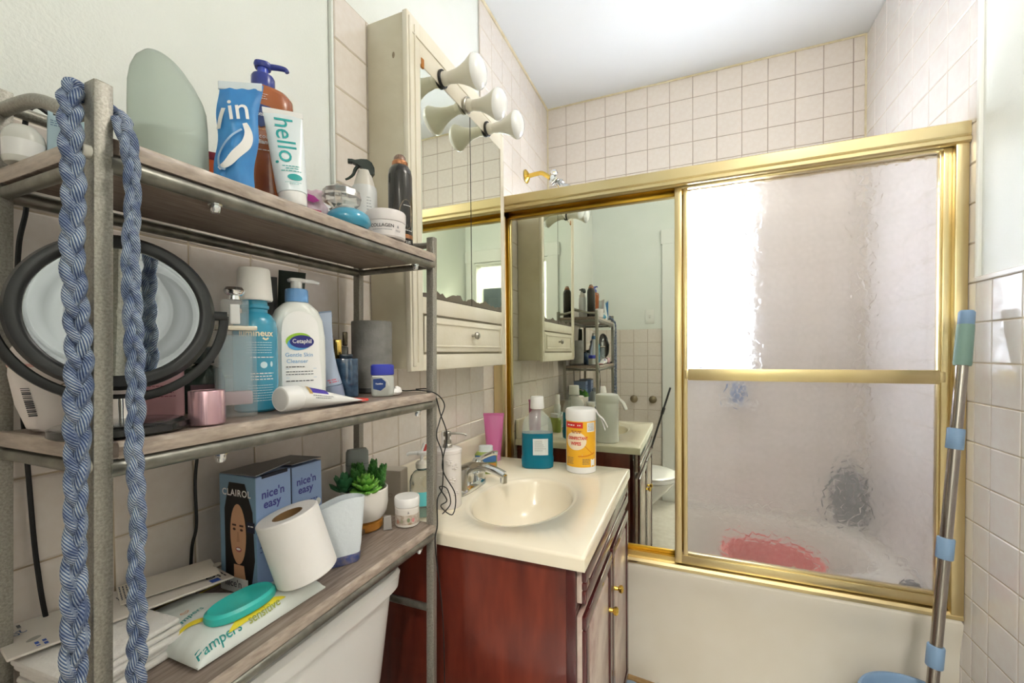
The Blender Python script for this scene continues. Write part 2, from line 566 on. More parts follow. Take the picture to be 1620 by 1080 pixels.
HC = thing('hall_curtain', 'dark grey curtain hanging in the hall behind the camera', 'curtain', (1.27, -1.02, .03))
_cv = [(.018 * sin(k * .9), -.30 + .60 * k / 60, z) for z in (0, 2.1) for k in range(61)]
build('curtain_cloth', (_cv + [(x + .006, y, z) for x, y, z in _cv], [(k, k + 1, k + 62, k + 61) for k in range(60)] + [(122 + k, 122 + k + 61, 122 + k + 62, 122 + k + 1) for k in range(60)]), M('curtain_grey', '#5E6164', .8, var='#2A2C2E', vscale=3, vstretch=(1, 6, .3)), HC)
build('curtain_rod', tube([(0, -.36, 2.12), (0, .36, 2.12)], .011, 12), M('brown_wood', '#5B4034', .5), HC)

def globe_lamp(name, label, loc, power, r):
    t = thing(name, label, 'lamp', loc)
    build('ceiling_plate', lathe([(0, 0), (r * .55, 0), (r * .55, -.012), (r * .4, -.02), (.012, -.024), (.012, -.075), (r * .35, -.08), (r * .35, -.1), (0, -.1)], 40), NICKEL, t)
    build('glass_globe', lathe([(r * sin(pi * k / 16), -.085 - r + r * cos(pi * k / 16)) for k in range(2, 17, 2)], 18),
          M('lit_glass_' + name, '#FFF8F0', .4, emit=power, ecol='#FFF6EC'), t)
    return t
globe_lamp('ceiling_lamp', 'round opal globe lamp on the bathroom ceiling', (.45, .84, ZC), CEILING_LAMP_POWER, .13)
globe_lamp('hall_fill_lamp', 'unseen globe lamp added in the hall as fill light', (.26, -.95, ZC), HALL_FILL_POWER, .13)

# ---------------------------------------------------------------- bathtub
def ring_hole(x0, x1, y0, y1, cx, cy, ax, ay, z, n=2.0, seg=64):
    """flat slab top with an oval hole; returns verts, faces, count"""
    angs = sorted(set([2 * pi * k / seg for k in range(seg)] + [atan2(yy - cy, xx - cx) % (2 * pi) for xx in (x0, x1) for yy in (y0, y1)]))
    outer, inner = [], []
    for a in angs:
        c, s = cos(a), sin(a)
        t = min((x1 - cx) / c if c > 1e-9 else 1e9, (x0 - cx) / c if c < -1e-9 else 1e9, (y1 - cy) / s if s > 1e-9 else 1e9, (y0 - cy) / s if s < -1e-9 else 1e9)
        outer.append((cx + t * c, cy + t * s, z))
        k = (abs(c / ax) ** n + abs(s / ay) ** n) ** (-1 / n)
        inner.append((cx + k * c, cy + k * s, z))
    return angs, outer, inner

def basin(x0, x1, y0, y1, z, cx, cy, ax, ay, n, prof, thick, edge=.008):
    """slab with rolled edge and a bowl; prof: list of (scale, dz)"""
    angs, outer, inner = ring_hole(x0 + edge, x1 - edge, y0 + edge, y1 - edge, cx, cy, ax, ay, z, n)
    m = len(angs)
    rings = []
    def grow(d, zz):
        return [(min(max(px + (d if px > x1 - edge - 1e-6 else -d if px < x0 + edge + 1e-6 else 0), x0), x1),
                 min(max(py + (d if py > y1 - edge - 1e-6 else -d if py < y0 + edge + 1e-6 else 0), y0), y1), zz) for px, py, _ in outer]
    rings.append(grow(edge, z - thick))
    rings.append(grow(edge, z - edge))
    rings.append(grow(edge * .7, z - edge * .3))
    rings.append(outer)
    for s, dz in prof:
        rings.append([(cx + (px - cx) * s, cy + (py - cy) * s, z + dz) for px, py, _ in inner])
    V = [p for r in rings for p in r]
    Fc = []
    for i in range(len(rings) - 1):
        for k in range(m):
            Fc.append((i * m + k, i * m + (k + 1) % m, (i + 1) * m + (k + 1) % m, (i + 1) * m + k))
    Fc.append(tuple((len(rings) - 1) * m + k for k in range(m)))
    return V, Fc

TUBY = 1.59
tub = thing('bathtub', 'cream enamel bathtub under the gold framed shower doors', 'bathtub', (0, 0, 0))
build('basin', basin(XL + .001, XR - .001, TUBY, YF - .001, .428, -.015, (TUBY + YF) / 2 + .03, .66, .27, 3.2,
                     [(1.0, 0), (.975, -.006), (.955, -.03), (.93, -.12), (.89, -.24), (.84, -.30), (.74, -.325), (.4, -.33)], .014, .012), TUBM, tub)
ap = [(TUBY + .0002, .415), (TUBY + .0008, .405), (TUBY + .004, .385), (TUBY + .010, .36), (TUBY + .015, .33), (TUBY + .018, .29), (TUBY + .018, .12), (TUBY + .010, .07), (TUBY + .010, 0.0), (TUBY + .05, 0), (TUBY + .05, .415)]
na = len(ap)
build('apron', ([(x, y, z) for x in (XL, XR) for y, z in ap], [tuple(range(na)), tuple(range(2 * na - 1, na - 1, -1))] + [(i, (i + 1) % na, (i + 1) % na + na, i + na) for i in range(na)]), TUBM, tub, angle=.9)

# ================================================================ SHOWER DOORS
FROST = bpy.data.materials.new('pebbled_glass')
FROST.use_nodes = True
_n = FROST.node_tree
_b = _n.nodes['Principled BSDF']
_b.inputs['Base Color'].default_value = lin('#F3F1F2')
_b.inputs['Transmission Weight'].default_value = .86
_b.inputs['Roughness'].default_value = .22
_b.inputs['IOR'].default_value = 1.22
_tc = _n.nodes.new('ShaderNodeTexCoord')
_v = _n.nodes.new('ShaderNodeTexVoronoi')
_v.inputs['Scale'].default_value = 55
_v.feature = 'F1'
_n.links.new(_tc.outputs['Object'], _v.inputs['Vector'])
_bp = _n.nodes.new('ShaderNodeBump')
_bp.inputs['Strength'].default_value = .6
_bp.inputs['Distance'].default_value = .006
_n.links.new(_v.outputs['Distance'], _bp.inputs['Height'])
_n.links.new(_bp.outputs[0], _b.inputs['Normal'])

fr = thing('shower_door_frame', 'gold metal header, side jambs and bottom track of the tub enclosure', 'door frame')
hp = [(1.585, 1.772), (1.578, 1.776), (1.578, 1.786), (1.584, 1.790), (1.580, 1.796), (1.580, 1.828), (1.588, 1.833), (1.668, 1.833), (1.676, 1.826), (1.676, 1.772), (1.66, 1.772), (1.66, 1.79), (1.6, 1.79), (1.6, 1.772)]
def ext_x(prof, x0, x1):
    n = len(prof)
    return [(x, y, z) for x in (x0, x1) for y, z in prof], [tuple(range(n)), tuple(range(2 * n - 1, n - 1, -1))] + [(i, (i + 1) % n, (i + 1) % n + n, i + n) for i in range(n)]
build('header', ext_x(hp, XL + .002, XR - .001), GOLD, fr, smooth=False)
tp = [(1.588, .426), (1.588, .436), (1.594, .444), (1.602, .444), (1.606, .436), (1.63, .436), (1.632, .452), (1.638, .452), (1.64, .436), (1.672, .436), (1.672, .462), (1.68, .462), (1.68, .426)]
build('bottom_track', ext_x(tp, XL + .002, XR - .001), GOLD, fr, smooth=False)
build('jamb', join(rbox(XL + .001, XL + .042, 1.592, 1.615, .44, 1.775, .003), rbox(XL + .001, XL + .03, 1.615, 1.668, .44, 1.775, .002)), GOLD, fr)
build('jamb', join(rbox(XR - .030, XR - .001, 1.586, 1.606, .44, 1.776, .003), rbox(XR - .02, XR - .001, 1.606, 1.672, .44, 1.776, .002)), GOLD, fr)

_gv = [(-.262, .437), (-.255, .4285), (-.235, .4275), (-.215, .4295), (-.198, .428), (-.180, .4305), (-.170, .434), (-.190, .4355), (-.21, .434), (-.235, .4355)]
build('grime', ([(x, 1.5874, z) for x, z in _gv], [tuple(range(len(_gv)))]), M('grime', '#6B5232', .8, var='#2E2418', vscale=60), fr, smooth=False)
md = thing('mirrored_shower_door', 'gold framed mirror shower door behind the sink counter', 'shower door', (0, 0, 0))
MX0, MX1, MY = -.714, -.014, 1.652
build('mirror_panel', box(MX0 + .012, MX1 - .01, MY, MY + .004, .466, 1.765), MIRROR, md, smooth=False)
build('top_rail', rbox(MX0, MX1, MY - .008, MY + .012, 1.757, 1.787, .002), GOLDD, md)
build('bottom_rail', join(rbox(MX0, MX1, MY - .010, MY + .012, .440, .455, .003), rbox(MX0, MX1, MY - .006, MY + .012, .455, .469, .002)), GOLDD, md)
build('stile', rbox(MX0, MX0 + .016, MY - .008, MY + .012, .44, 1.787, .002), GOLDD, md)
build('stile', rbox(MX1 - .014, MX1, MY - .004, MY + .012, .44, 1.787, .002), GOLDD, md)

fd = thing('frosted_shower_door', 'gold framed pebbled glass shower door beside the mop', 'shower door')
FX0, FX1, FY = -.048, .703, 1.617
build('glass_panel', box(FX0 + .03, FX1 - .03, FY - .002, FY + .002, .48, 1.775), FROST, fd, smooth=False)
build('top_rail', join(rbox(FX0, FX1, FY - .012, FY + .012, 1.766, 1.79, .002)), GOLD, fd)
build('bottom_rail', join(rbox(FX0, FX1, FY - .013, FY + .012, .446, .478, .003), rbox(FX0 + .02, FX1 - .02, FY - .009, FY + .01, .478, .487, .002)), GOLD, fd)
build('stile', join(rbox(FX0, FX0 + .024, FY - .014, FY + .012, .448, 1.79, .003), rbox(FX0 + .028, FX0 + .042, FY - .010, FY + .010, .46, 1.78, .002)), GOLD, fd)
build('stile', join(rbox(FX1 - .034, FX1 - .008, FY - .014, FY + .012, .448, 1.79, .003), rbox(FX1 - .040, FX1 - .033, FY - .010, FY + .010, .46, 1.78, .002)), GOLD, fd)
build('towel_bar', rbox(FX0 + .044, FX1 - .044, FY - .037, FY - .026, 1.099, 1.139, .002), GOLD, fd)
for x in (FX0 + .034, FX1 - .046):
    build('bar_bracket', rbox(x, x + .014, FY - .036, FY - .008, 1.104, 1.134, .003), GOLD, fd)

# shower arm and hand shower above the header
sh = thing('shower_head', 'brass shower arm with chrome head above the gold header', 'shower head', (XL + .003, 1.99, 2.072))
build('wall_flange', xf(lathe([(.0, 0), (.033, 0), (.033, .003), (.026, .009), (.014, .016), (.0, .017)], 28), (0, 0, 0), (0, pi / 2, 0)), BRASS, sh)
build('arm', tube(smooth_path([(.01, 0, 0), (.05, 0, .004), (.085, 0, .002), (.125, 0, -.028)], 6), .0105, 14), BRASS, sh)
build('diverter', join(xf(lathe([(.0, -.018), (.017, -.018), (.019, 0), (.017, .02), (.0, .02)], 16), (.142, 0, -.042), (0, radians(50), 0)), tube([(.145, -.035, -.04), (.145, .035, -.04)], .011, 12),
                       xf(lathe([(0, -.01), (.014, -.01), (.02, 0), (.014, .012), (0, .012)], 8), (.15, -.02, -.015)), xf(lathe([(0, -.012), (.013, -.012), (.018, 0), (.013, .014), (0, .014)], 8), (.17, .02, -.05))), CHROME, sh)
build('head', xf(lathe([(.0, .0), (.012, 0), (.02, .02), (.034, .045), (.036, .055), (.0, .056)], 24), (.165, 0, -.06), (0, radians(140), 0)), CHROME, sh)
build('hand_shower', join(tube([(.19, .05, -.085), (.44, .08, -.075)], .0075, 10), xf(lathe([(0, 0), (.012, 0), (.014, .01), (.012, .02), (0, .02)], 14), (.44, .08, -.076), (0, pi / 2, 0))), STEEL, sh)

# ---------------------------------------------------------------- things inside the tub, seen through the pebbled glass
sc_ = thing('bath_scrubber', 'dark grey scrubber seen blurred through the pebbled shower glass', 'scrubber', (.650, 2.300, .429))
build('brush', xf(lathe([(0, 0), (.045, .004), (.060, .03), (.066, .09), (.062, .16), (.048, .21), (.025, .235), (0, .24)], 24), scale=(1, .6, 1)), M('scrubber_grey', '#4A5056', .8, bump=.6, bscale=120), sc_)
build('loop', tube(smooth_path([(0, 0, .235), (.02, 0, .26), (0, 0, .29), (-.02, 0, .26), (0, 0, .235)], 5), .003, 8), BLACK, sc_)
rb = thing('basin', 'red plastic basin seen blurred through the pebbled shower glass', 'basin', (.30, 1.96, .155))
build('bowl', lathe([(0, 0), (.12, 0), (.145, .02), (.165, .2), (.182, .21), (.182, .217), (.16, .214), (.138, .026), (.0, .016)], 40), M('red_plastic', '#E2453F', .35), rb)
for (nm, lb, x, y, z, col, capc, h, r) in (('shampoo_bottle', 'blue shampoo bottle on the window sill behind frosted glass', .05, YF - .022, WZ0, '#6E86C4', '#D59AA6', .30, .02),
                                     ('conditioner_bottle', 'pink bottle on the window sill behind frosted glass', .115, YF - .022, WZ0, '#B98FA4', '#8A94B8', .25, .02)):
    t = thing(nm, lb, 'bottle', (x, y, z))
    build('body', lathe([(0, 0), (r, 0), (r, h * .75), (r * .55, h * .85), (0, h * .85)], 20), M(nm + '_mat', col, .4), t)
    build('cap', lathe([(0, h * .85), (r * .6, h * .85), (r * .6, h), (0, h)], 16), M(nm + '_cap', capc, .4), t)
sd = thing('soap_dish', 'white ceramic soap dish on the tiled wall behind frosted glass', 'soap dish', (.215, YF, .93))
build('dish', rbox(-.07, .07, -.07, 0, 0, .018, .006), TILEW, sd)
t = thing('body_wash_bottle', 'short blue bottle on the soap dish behind frosted glass', 'bottle', (.215, YF - .035, .948))
build('body', loft([(0, .03, .02, 3), (.08, .03, .02, 3), (.095, .02, .014, 2.4)], 24), M('body_wash', '#5E7FB0', .4), t)
build('cap', lathe([(0, .095), (.012, .095), (.012, .125), (0, .125)], 16), WHITE, t)
t = thing('pumice_stone', 'dark stone on the tub rim behind the frosted glass', 'stone', (.648, 1.715, .43))
build('stone', xf(lathe([(0, 0), (.018, .002), (.024, .014), (.016, .028), (0, .031)], 14), scale=(1.4, .8, 1)), M('dark_stone', '#3B4048', .8, bump=.5, bscale=200), t)

# ================================================================ VANITY
VY0, VY1, VX1 = .828, 1.470, -.212
va = thing('vanity_cabinet', 'dark cherry vanity cabinet with raised panel doors under the sink', 'vanity', (0, 0, 0))
build('side_panel', rbox(XL + .006, VX1 - .02, VY0, VY0 + .016, .0, .768, .001), CHERRY, va)
build('side_panel', rbox(XL + .006, VX1 - .02, VY1 - .016, VY1, .0, .768, .001), CHERRY, va)
build('toe_kick', box(XL + .01, VX1 - .07, VY0 + .016, VY1 - .016, 0, .09), CHERRYD, va)
build('cabinet_floor', box(XL + .01, VX1 - .02, VY0 + .016, VY1 - .016, .09, .106), CHERRYD, va)
build('face_frame', join(rbox(VX1 - .02, VX1, VY0, VY0 + .03, .085, .768, .001), rbox(VX1 - .02, VX1, VY1 - .03, VY1, .085, .768, .001),
                         rbox(VX1 - .02, VX1, VY0 + .03, VY1 - .03, .735, .768, .001), rbox(VX1 - .02, VX1, VY0 + .03, VY1 - .03, .655, .69, .001),
                         rbox(VX1 - .02, VX1, 1.13, 1.165, .085, .66, .001), rbox(VX1 - .02, VX1, VY0 + .03, VY1 - .03, .085, .115, .001)), CHERRYD, va)
build('patch_strip', rbox(VX1 - .075, VX1 - .0195, VY0 - .003, VY0 + .001, .02, .50, .001), CHERRYD, va)
def raised_front(name, y0, y1, z0, z1, knob=None):
    d = build(name, rbox(VX1, VX1 + .013, y0, y1, z0, z1, .003), WORN_SHEEN, va)
    f = .028
    # mitred frame moulding, proud of the door
    fr_ = []
    for (a0, a1, b0, b1) in ((y0, y1, z0, z0 + f), (y0, y1, z1 - f, z1), (y0, y0 + f, z0 + f, z1 - f), (y1 - f, y1, z0 + f, z1 - f)):
        fr_.append(rbox(VX1 + .010, VX1 + .021, a0, a1, b0, b1, .003))
    build('moulding', join(*fr_), CHERRYD, d)
    build('raised_panel', rbox(VX1 + .012, VX1 + .019, y0 + f + .018, y1 - f - .018, z0 + f + .014, z1 - f - .014, .005), WORN_SHEEN, d)
    if knob:
        build('knob', xf(lathe([(0, 0), (.006, 0), (.005, .009), (.010, .013), (.011, .019), (.007, .023), (0, .024)], 18), (VX1 + .02, knob[0], knob[1]), (0, pi / 2, 0)), BRASS, d)
    return d
raised_front('drawer_front', VY0 + .006, VY1 - .006, .690, .762)
raised_front('door', VY0 + .006, 1.142, .10, .664, (1.10, .530))
raised_front('door', 1.156, VY1 - .006, .10, .664, (1.19, .540))

CT = thing('sink_countertop', 'cream cultured marble countertop with oval sink bowl', 'countertop', (0, 0, 0))
CX, CYc = -.424, 1.09
build('top', basin(XL + .004, -.188, .807, 1.487, .80, CX, CYc, .147, .212, 2.0,
                   [(1.0, 0), (.985, -.003), (.93, -.0045), (.90, -.006), (.875, -.016), (.84, -.04), (.78, -.075), (.66, -.11), (.45, -.132), (.2, -.142), (.12, -.144)], .03, .007), MARBLE, CT, angle=1.2)
build('backsplash', rbox(XL + .004, XL + .022, .81, 1.485, .797, .888, .005), MARBLE, CT)
build('drain', xf(lathe([(0, .002), (.012, .002), (.018, .004), (.022, .001), (.022, -.004), (0, -.004)], 24), (CX, CYc, .80 - .142)), CHROME, CT)

# faucet
fa = thing('faucet', 'chrome centerset faucet with lever handles behind the oval sink', 'faucet', (-.602, 1.10, .8004))
build('base_plate', loft([(0, .027, .085, 3.5), (.012, .026, .083, 3.5), (.02, .021, .076, 3)], 40), CHROME, fa)
sp = smooth_path([(0, 0, .015), (.005, 0, .05), (.035, 0, .068), (.08, 0, .062), (.115, 0, .05)], 6)
build('spout', tube(sp, lambda t: .019 - .006 * t, 16, sx=.8, sy=1.15), CHROME, fa)
build('aerator', lathe([(0, .028), (.010, .028), (.011, .05), (0, .05)], 18), CHROME, fa, (.113, 0, 0))
for s_ in (-1, 1):
    h = build('handle', join(xf(lathe([(.0, .012), (.023, .012), (.024, .03), (.020, .066), (.013, .076), (0, .077)], 22), (0, s_ * .056, 0)),
                             tube(smooth_path([(0, s_ * .056, .064), (.018, s_ * .060, .080), (.046, s_ * .070, .092), (.060, s_ * .076, .092)], 5), lambda t: .0105 + .003 * t, 12, sx=.6, sy=1.3)), NICKEL if s_ < 0 else CHROME, fa)

# ================================================================ WALL CABINET WITH MIRROR DOORS AND LAMP BULBS
CX0, CX1, CY0, CY1, CZ0, CZ1 = XL + .001, -.640, .862, 1.434, 1.157, 2.03
wc = thing('medicine_cabinet', 'cream painted wall cabinet with mirrored doors and bottom drawer', 'cabinet', (0, 0, 0))
build('case', rbox(CX0, CX1, CY0, CY1, CZ0 + .004, CZ1 - .002, .003), CREAM_SHADE, wc)
FXf = -.626
fl = []
def cb(y0, y1, z0, z1, x0=CX1 - .001, x1=FXf, b=.003): return rbox(x0, x1, y0, y1, z0, z1, b)
build('face_frame', join(cb(CY0 - .002, .914, CZ0 - .002, CZ1), cb(1.406, CY1 + .002, CZ0 - .002, CZ1), cb(.912, 1.408, 1.93, CZ1), cb(.912, 1.408, 1.302, 1.345), cb(.912, 1.408, CZ0 - .002, 1.197),
                         cb(CY0 + .004, CY0 + .016, CZ0 + .01, CZ1 - .012, FXf - .002, FXf + .004, .002), cb(CY0 + .026, CY0 + .03, CZ0 + .02, CZ1 - .02, FXf - .002, FXf + .003, .001)), CREAM, wc)
build('crown_rail', cb(CY0 + .01, CY1 - .006, 1.985, 1.989, FXf - .002, FXf + .003, .001), CREAM, wc)
YS = 1.178
MIRO = MIRROR.copy(); MIRO.name = 'worn_mirror_glass'
_n = MIRO.node_tree; _b = _n.nodes['Principled BSDF']
_tc = _n.nodes.new('ShaderNodeTexCoord'); _sx = _n.nodes.new('ShaderNodeSeparateXYZ'); _n.links.new(_tc.outputs['Object'], _sx.inputs[0])
_no = _n.nodes.new('ShaderNodeTexNoise'); _no.inputs['Scale'].default_value = 16; _no.inputs['Detail'].default_value = 3; _n.links.new(_tc.outputs['Object'], _no.inputs['Vector'])
_ma = _n.nodes.new('ShaderNodeMath'); _ma.operation = 'MULTIPLY_ADD'; _ma.inputs[1].default_value = .045; _n.links.new(_no.outputs['Fac'], _ma.inputs[0]); _ma.inputs[2].default_value = 1.340
_gt = _n.nodes.new('ShaderNodeMath'); _gt.operation = 'LESS_THAN'; _n.links.new(_sx.outputs['Z'], _gt.inputs[0]); _n.links.new(_ma.outputs[0], _gt.inputs[1])
_mx = _n.nodes.new('ShaderNodeMix'); _mx.data_type = 'RGBA'; _mx.inputs[6].default_value = lin('#E4E8DC'); _mx.inputs[7].default_value = lin('#7A7066')
_n.links.new(_gt.outputs[0], _mx.inputs[0]); _n.links.new(_mx.outputs[2], _b.inputs['Base Color'])
_mr = _n.nodes.new('ShaderNodeMath'); _mr.operation = 'MULTIPLY_ADD'; _mr.inputs[1].default_value = .45; _mr.inputs[2].default_value = .015
_n.links.new(_gt.outputs[0], _mr.inputs[0]); _n.links.new(_mr.outputs[0], _b.inputs['Roughness'])
for y0, y1 in ((.915, YS - .0015), (YS + .0015, 1.405)):
    d = build('mirror_door', rbox(FXf - .006, FXf - .001, y0, y1, 1.346, 1.929, .0008, 1), MIRO, wc, smooth=False)
build('seam_shade', box(FXf - .0062, FXf - .0004, YS - .0014, YS + .0014, 1.346, 1.929), M('gap_shade', '#2E2A24', .8), wc, smooth=False)  # dark strip added to stand for the shade between the mirror doors
build('gap_shade_sheet', box(FXf - .009, FXf - .0063, .912, 1.408, 1.343, 1.932), M('gap_shade', '#2E2A24', .8), wc, smooth=False)  # dark sheet standing for the shade around and behind the doors
build('hinge_chip', rbox(FXf - .002, FXf + .002, .917, .929, 1.925, 1.948, .001), M('chipped_wood', '#B5742A', .6), wc)
dr = build('drawer', rbox(FXf - .004, FXf + .001, .918, 1.402, 1.203, 1.296, .003), CREAM, wc)
build('moulding', join(*[rbox(FXf, FXf + .005, *q, .002) for q in ((.935, 1.385, 1.216, 1.222), (.935, 1.385, 1.278, 1.284), (.935, .941, 1.216, 1.284), (1.379, 1.385, 1.216, 1.284))]), CREAM, dr)
build('knob', xf(lathe([(0, 0), (.005, 0), (.004, .010), (.010, .014), (.012, .02), (.008, .025), (0, .026)], 18), (FXf, 1.175, 1.253), (0, pi / 2, 0)), NICKEL, dr)
# scuff marks on the case
MARK = M('scuff', '#A2927A', .7)
for (x, z, rx, rz_) in ((-.668, 1.93, .004, .008), (-.69, 1.42, .005, .009), (-.70, 1.55, .003, .003)):
    build('scuff', ([(x + rx * cos(a), CY0 - .0006, z + rz_ * sin(a)) for a in (2 * pi * k / 10 for k in range(10))], [tuple(range(10))]), MARK, wc)

D_ = radians
BULBF = M('bulb_face', '#F3F3F0', .12, coat=.6, emit=.04, ecol='#FFFFFF')
BULBN = M('bulb_neck', '#E6E1D2', .3)
words_ = ('near', 'middle', 'far')
bl = ('reflector bulb highest in the photo, nearest the spray can, on the mirror cabinet', 'middle one of the three reflector bulbs on the mirror cabinet', 'reflector bulb nearest the shower arm on the mirror cabinet')
for i, (y, z) in enumerate(((1.014, 1.949), (1.144, 1.946), (1.291, 1.946))):
    t = thing('reflector_bulb', bl[i], 'light bulb', (FXf + (.0005, .0048, .0012)[i], y, z), group='bulbs on the mirror cabinet', rot=(0, D_((3.5, 11, 4)[i]), 0))
    R_ = lambda pr, sg=32: xf(lathe(pr, sg), (0, 0, 0), (0, pi / 2, 0))
    build('socket', R_([(0, .0002), (.018, .0002), (.018, .014), (.015, .024), (0, .024)], 24), BULBN, t)
    build('socket_ring', R_([(.021, .0003), (.0235, .001), (.0235, .006), (.021, .008), (.018, .007)], 24), BLACK if i != 1 else NICKEL, t)
    build('neck', R_([(.0145, .02), (.0155, .03), (.0165, .036), (.018, .05), (.023, .066), (.031, .084), (.0395, .098), (.043, .104), (.0432, .108)], 36), BULBN, t)
    build('face', R_([(.0432, .1075), (.0425, .112), (.037, .120), (.026, .126), (.012, .1295), (0, .130)], 36), BULBF, t)

# ================================================================ TOILET (tank under the rack, bowl seen in the mirrored door)
to = thing('toilet', 'white porcelain toilet with its tank under the metal rack', 'toilet', (0, 0, 0))
TYc = .465
def rr(z, x0, x1, y0, y1, n=6): return (z, (x1 - x0) / 2, (y1 - y0) / 2, n, (x0 + x1) / 2, (y0 + y1) / 2)
build('tank', loft([rr(.39, -.735, -.585, .29, .64, 5), rr(.42, -.738, -.575, .275, .655, 6), rr(.56, -.74, -.552, .255, .675, 7), rr(.735, -.742, -.537, .243, .69, 8)], 64), PORC, to)
build('tank_lid', loft([rr(.733, -.742, -.532, .238, .694, 8), rr(.738, -.745, -.526, .232, .70, 8), rr(.764, -.745, -.523, .230, .703, 8), rr(.773, -.742, -.528, .234, .699, 8), rr(.777, -.735, -.54, .245, .688, 8)], 64), PORC, to)
build('bowl', loft([rr(0, -.62, -.30, TYc - .10, TYc + .10, 3.5), rr(.06, -.60, -.29, TYc - .095, TYc + .095, 3), rr(.2, -.58, -.24, TYc - .11, TYc + .11, 2.6), rr(.33, -.57, -.12, TYc - .17, TYc + .17, 2.3), rr(.385, -.575, -.08, TYc - .182, TYc + .182, 2.3), rr(.395, -.57, -.085, TYc - .176, TYc + .176, 2.3)], 56), PORC, to)
build('bowl_neck', loft([rr(.3, -.70, -.5, TYc - .09, TYc + .09, 4), rr(.392, -.725, -.5, TYc - .12, TYc + .12, 5)], 40), PORC, to)
build('seat', loft([rr(.394, -.56, -.072, TYc - .186, TYc + .186, 2.4), rr(.398, -.565, -.068, TYc - .19, TYc + .19, 2.4), rr(.412, -.565, -.07, TYc - .188, TYc + .188, 2.4)], 56), WHITEG, to)
build('seat_lid', loft([rr(.413, -.56, -.07, TYc - .187, TYc + .187, 2.4), rr(.424, -.56, -.07, TYc - .187, TYc + .187, 2.4), rr(.432, -.55, -.09, TYc - .17, TYc + .17, 2.4)], 56), WHITEG, to)
build('flush_lever', join(tube([(-.541, .30, .66), (-.525, .30, .66)], .009, 12), tube([(-.524, .30, .66), (-.522, .37, .652)], .006, 10)), CHROME, to)

# hooks, switch and broom seen in the mirrored door
sw = thing('light_switch', 'cream toggle light switch plate seen in the mirrored shower door', 'light switch', (-.295, YB - .006, 1.48))
build('plate', rbox(-.035, .035, 0, .006, -.057, .057, .003), WHITEP, sw)
build('toggle', rbox(-.005, .005, .004, .018, -.012, .012, .002), WHITEP, sw)
HOOKM = M('aged_nickel', '#8A7F6A', .35, metal=1)
for i, x in enumerate((-.42, -.272)):
    t = thing('round_hook', ('round metal knob hook left of its pair, on the tiled wall in the mirror', 'round metal knob hook right of its pair, on the tiled wall in the mirror')[i], 'hook', (x, YB, .81), group='hooks on the back wall')
    build('knob', xf(lathe([(0, 0), (.03, 0), (.031, .004), (.018, .010), (.012, .022), (.022, .03), (.024, .037), (.012, .044), (0, .045)], 24), (0, 0, 0), (-pi / 2, 0, 0)), HOOKM, t)
br = thing('broom_handle', 'thin black pole leaning in the doorway, seen in the mirrored shower door', 'pole', (0, 0, 0))
build('pole', tube([(-.40, -.10, .02), (-.135, -.17, .92)], .0075, 10), BLACKS, br)
build('collar', tube([(-.285, -.131, .41), (-.270, -.135, .46)], .0115, 10), BLACKS, br)
build('collar', tube([(-.195, -.155, .715), (-.18, -.158, .765)], .0115, 10), BLACKS, br)

# ================================================================ MOP, BUCKET, WOOD BLOCK
SOFTB = M('mop_blue', '#7E9CBC', .45)
GRIPG = M('mop_green', '#7C9A90', .5)
mp = thing('mop', 'steel mop handle with blue collars leaning on the tiled wall', 'mop', (0, 0, 0))
A, B = Vector((.676, 1.500, 1.285)), Vector((.545, 1.372, .062))
at = lambda t: tuple(A + (B - A) * t)
build('pole', tube([at(.06), at(1)], .0125, 16), STEEL, mp)
build('inner_pole', tube([at(.03), at(.30)], .0085, 16), STEEL, mp)
build('grip', tube([at(.012), at(.02), at(.102), at(.106)], lambda t: (.0145, .0172, .0185, .017)[int(round(t * 3))], 18), GRIPG, mp)
build('grip_end', tube([at(-.012), at(-.008), at(.018), at(.02)], lambda t: (.0135, .0165, .0165, .0155)[int(round(t * 3))], 18), SOFTB, mp)
for t0 in (.262, .492, .715, .90):
    build('collar', tube([at(t0 - .022), at(t0 - .02), at(t0 + .020), at(t0 + .022)], lambda t: .0178 if .2 < t < .8 else .0165, 18), SOFTB, mp)
build('mop_head', lathe([(0, -.025), (.06, -.025), (.07, -.01), (.03, .012), (.018, .05), (0, .052)], 24), SOFTB, mp, at(1))
bk = thing('mop_bucket', 'blue plastic mop bucket on the floor by the tub', 'bucket', (.548, 1.385, 0))
build('pail', xf(lathe([(0, .0), (.092, 0), (.097, .01), (.115, .265), (.126, .270), (.129, .277), (.126, .283), (.120, .284), (.115, .278), (.09, .02), (0, .015)], 48), scale=(1, 1, 1)), SOFTB, bk)
build('handle', tube([(.131 * cos(a), .131 * sin(a) * .25, .25 - .10 * sin(a) * 0 - .0) for a in (pi * k / 16 for k in range(17))], .004, 8), NICKEL, bk)
wd = thing('wood_strip', 'short raw wood strip on the floor between vanity and tub', 'wood strip', (-.165, 1.56, 0), rz=radians(-6))
build('strip', rbox(-.055, .055, -.012, .012, 0, .02, .003), M('raw_wood', '#A98A5C', .6, var='#8A6B40', vscale=30), wd)
cl = thing('floor_cloth', 'small blue grey cloth on the floor beside the vanity', 'cloth', (-.19, 1.52, 0))
build('cloth', xf(lathe([(0, .0), (.03, .001), (.034, .012), (.022, .026), (.008, .03), (0, .028)], 14), scale=(1.1, .8, 1)), M('cloth_blue', '#8FA3B8', .9, bump=.5, bscale=80), cl)

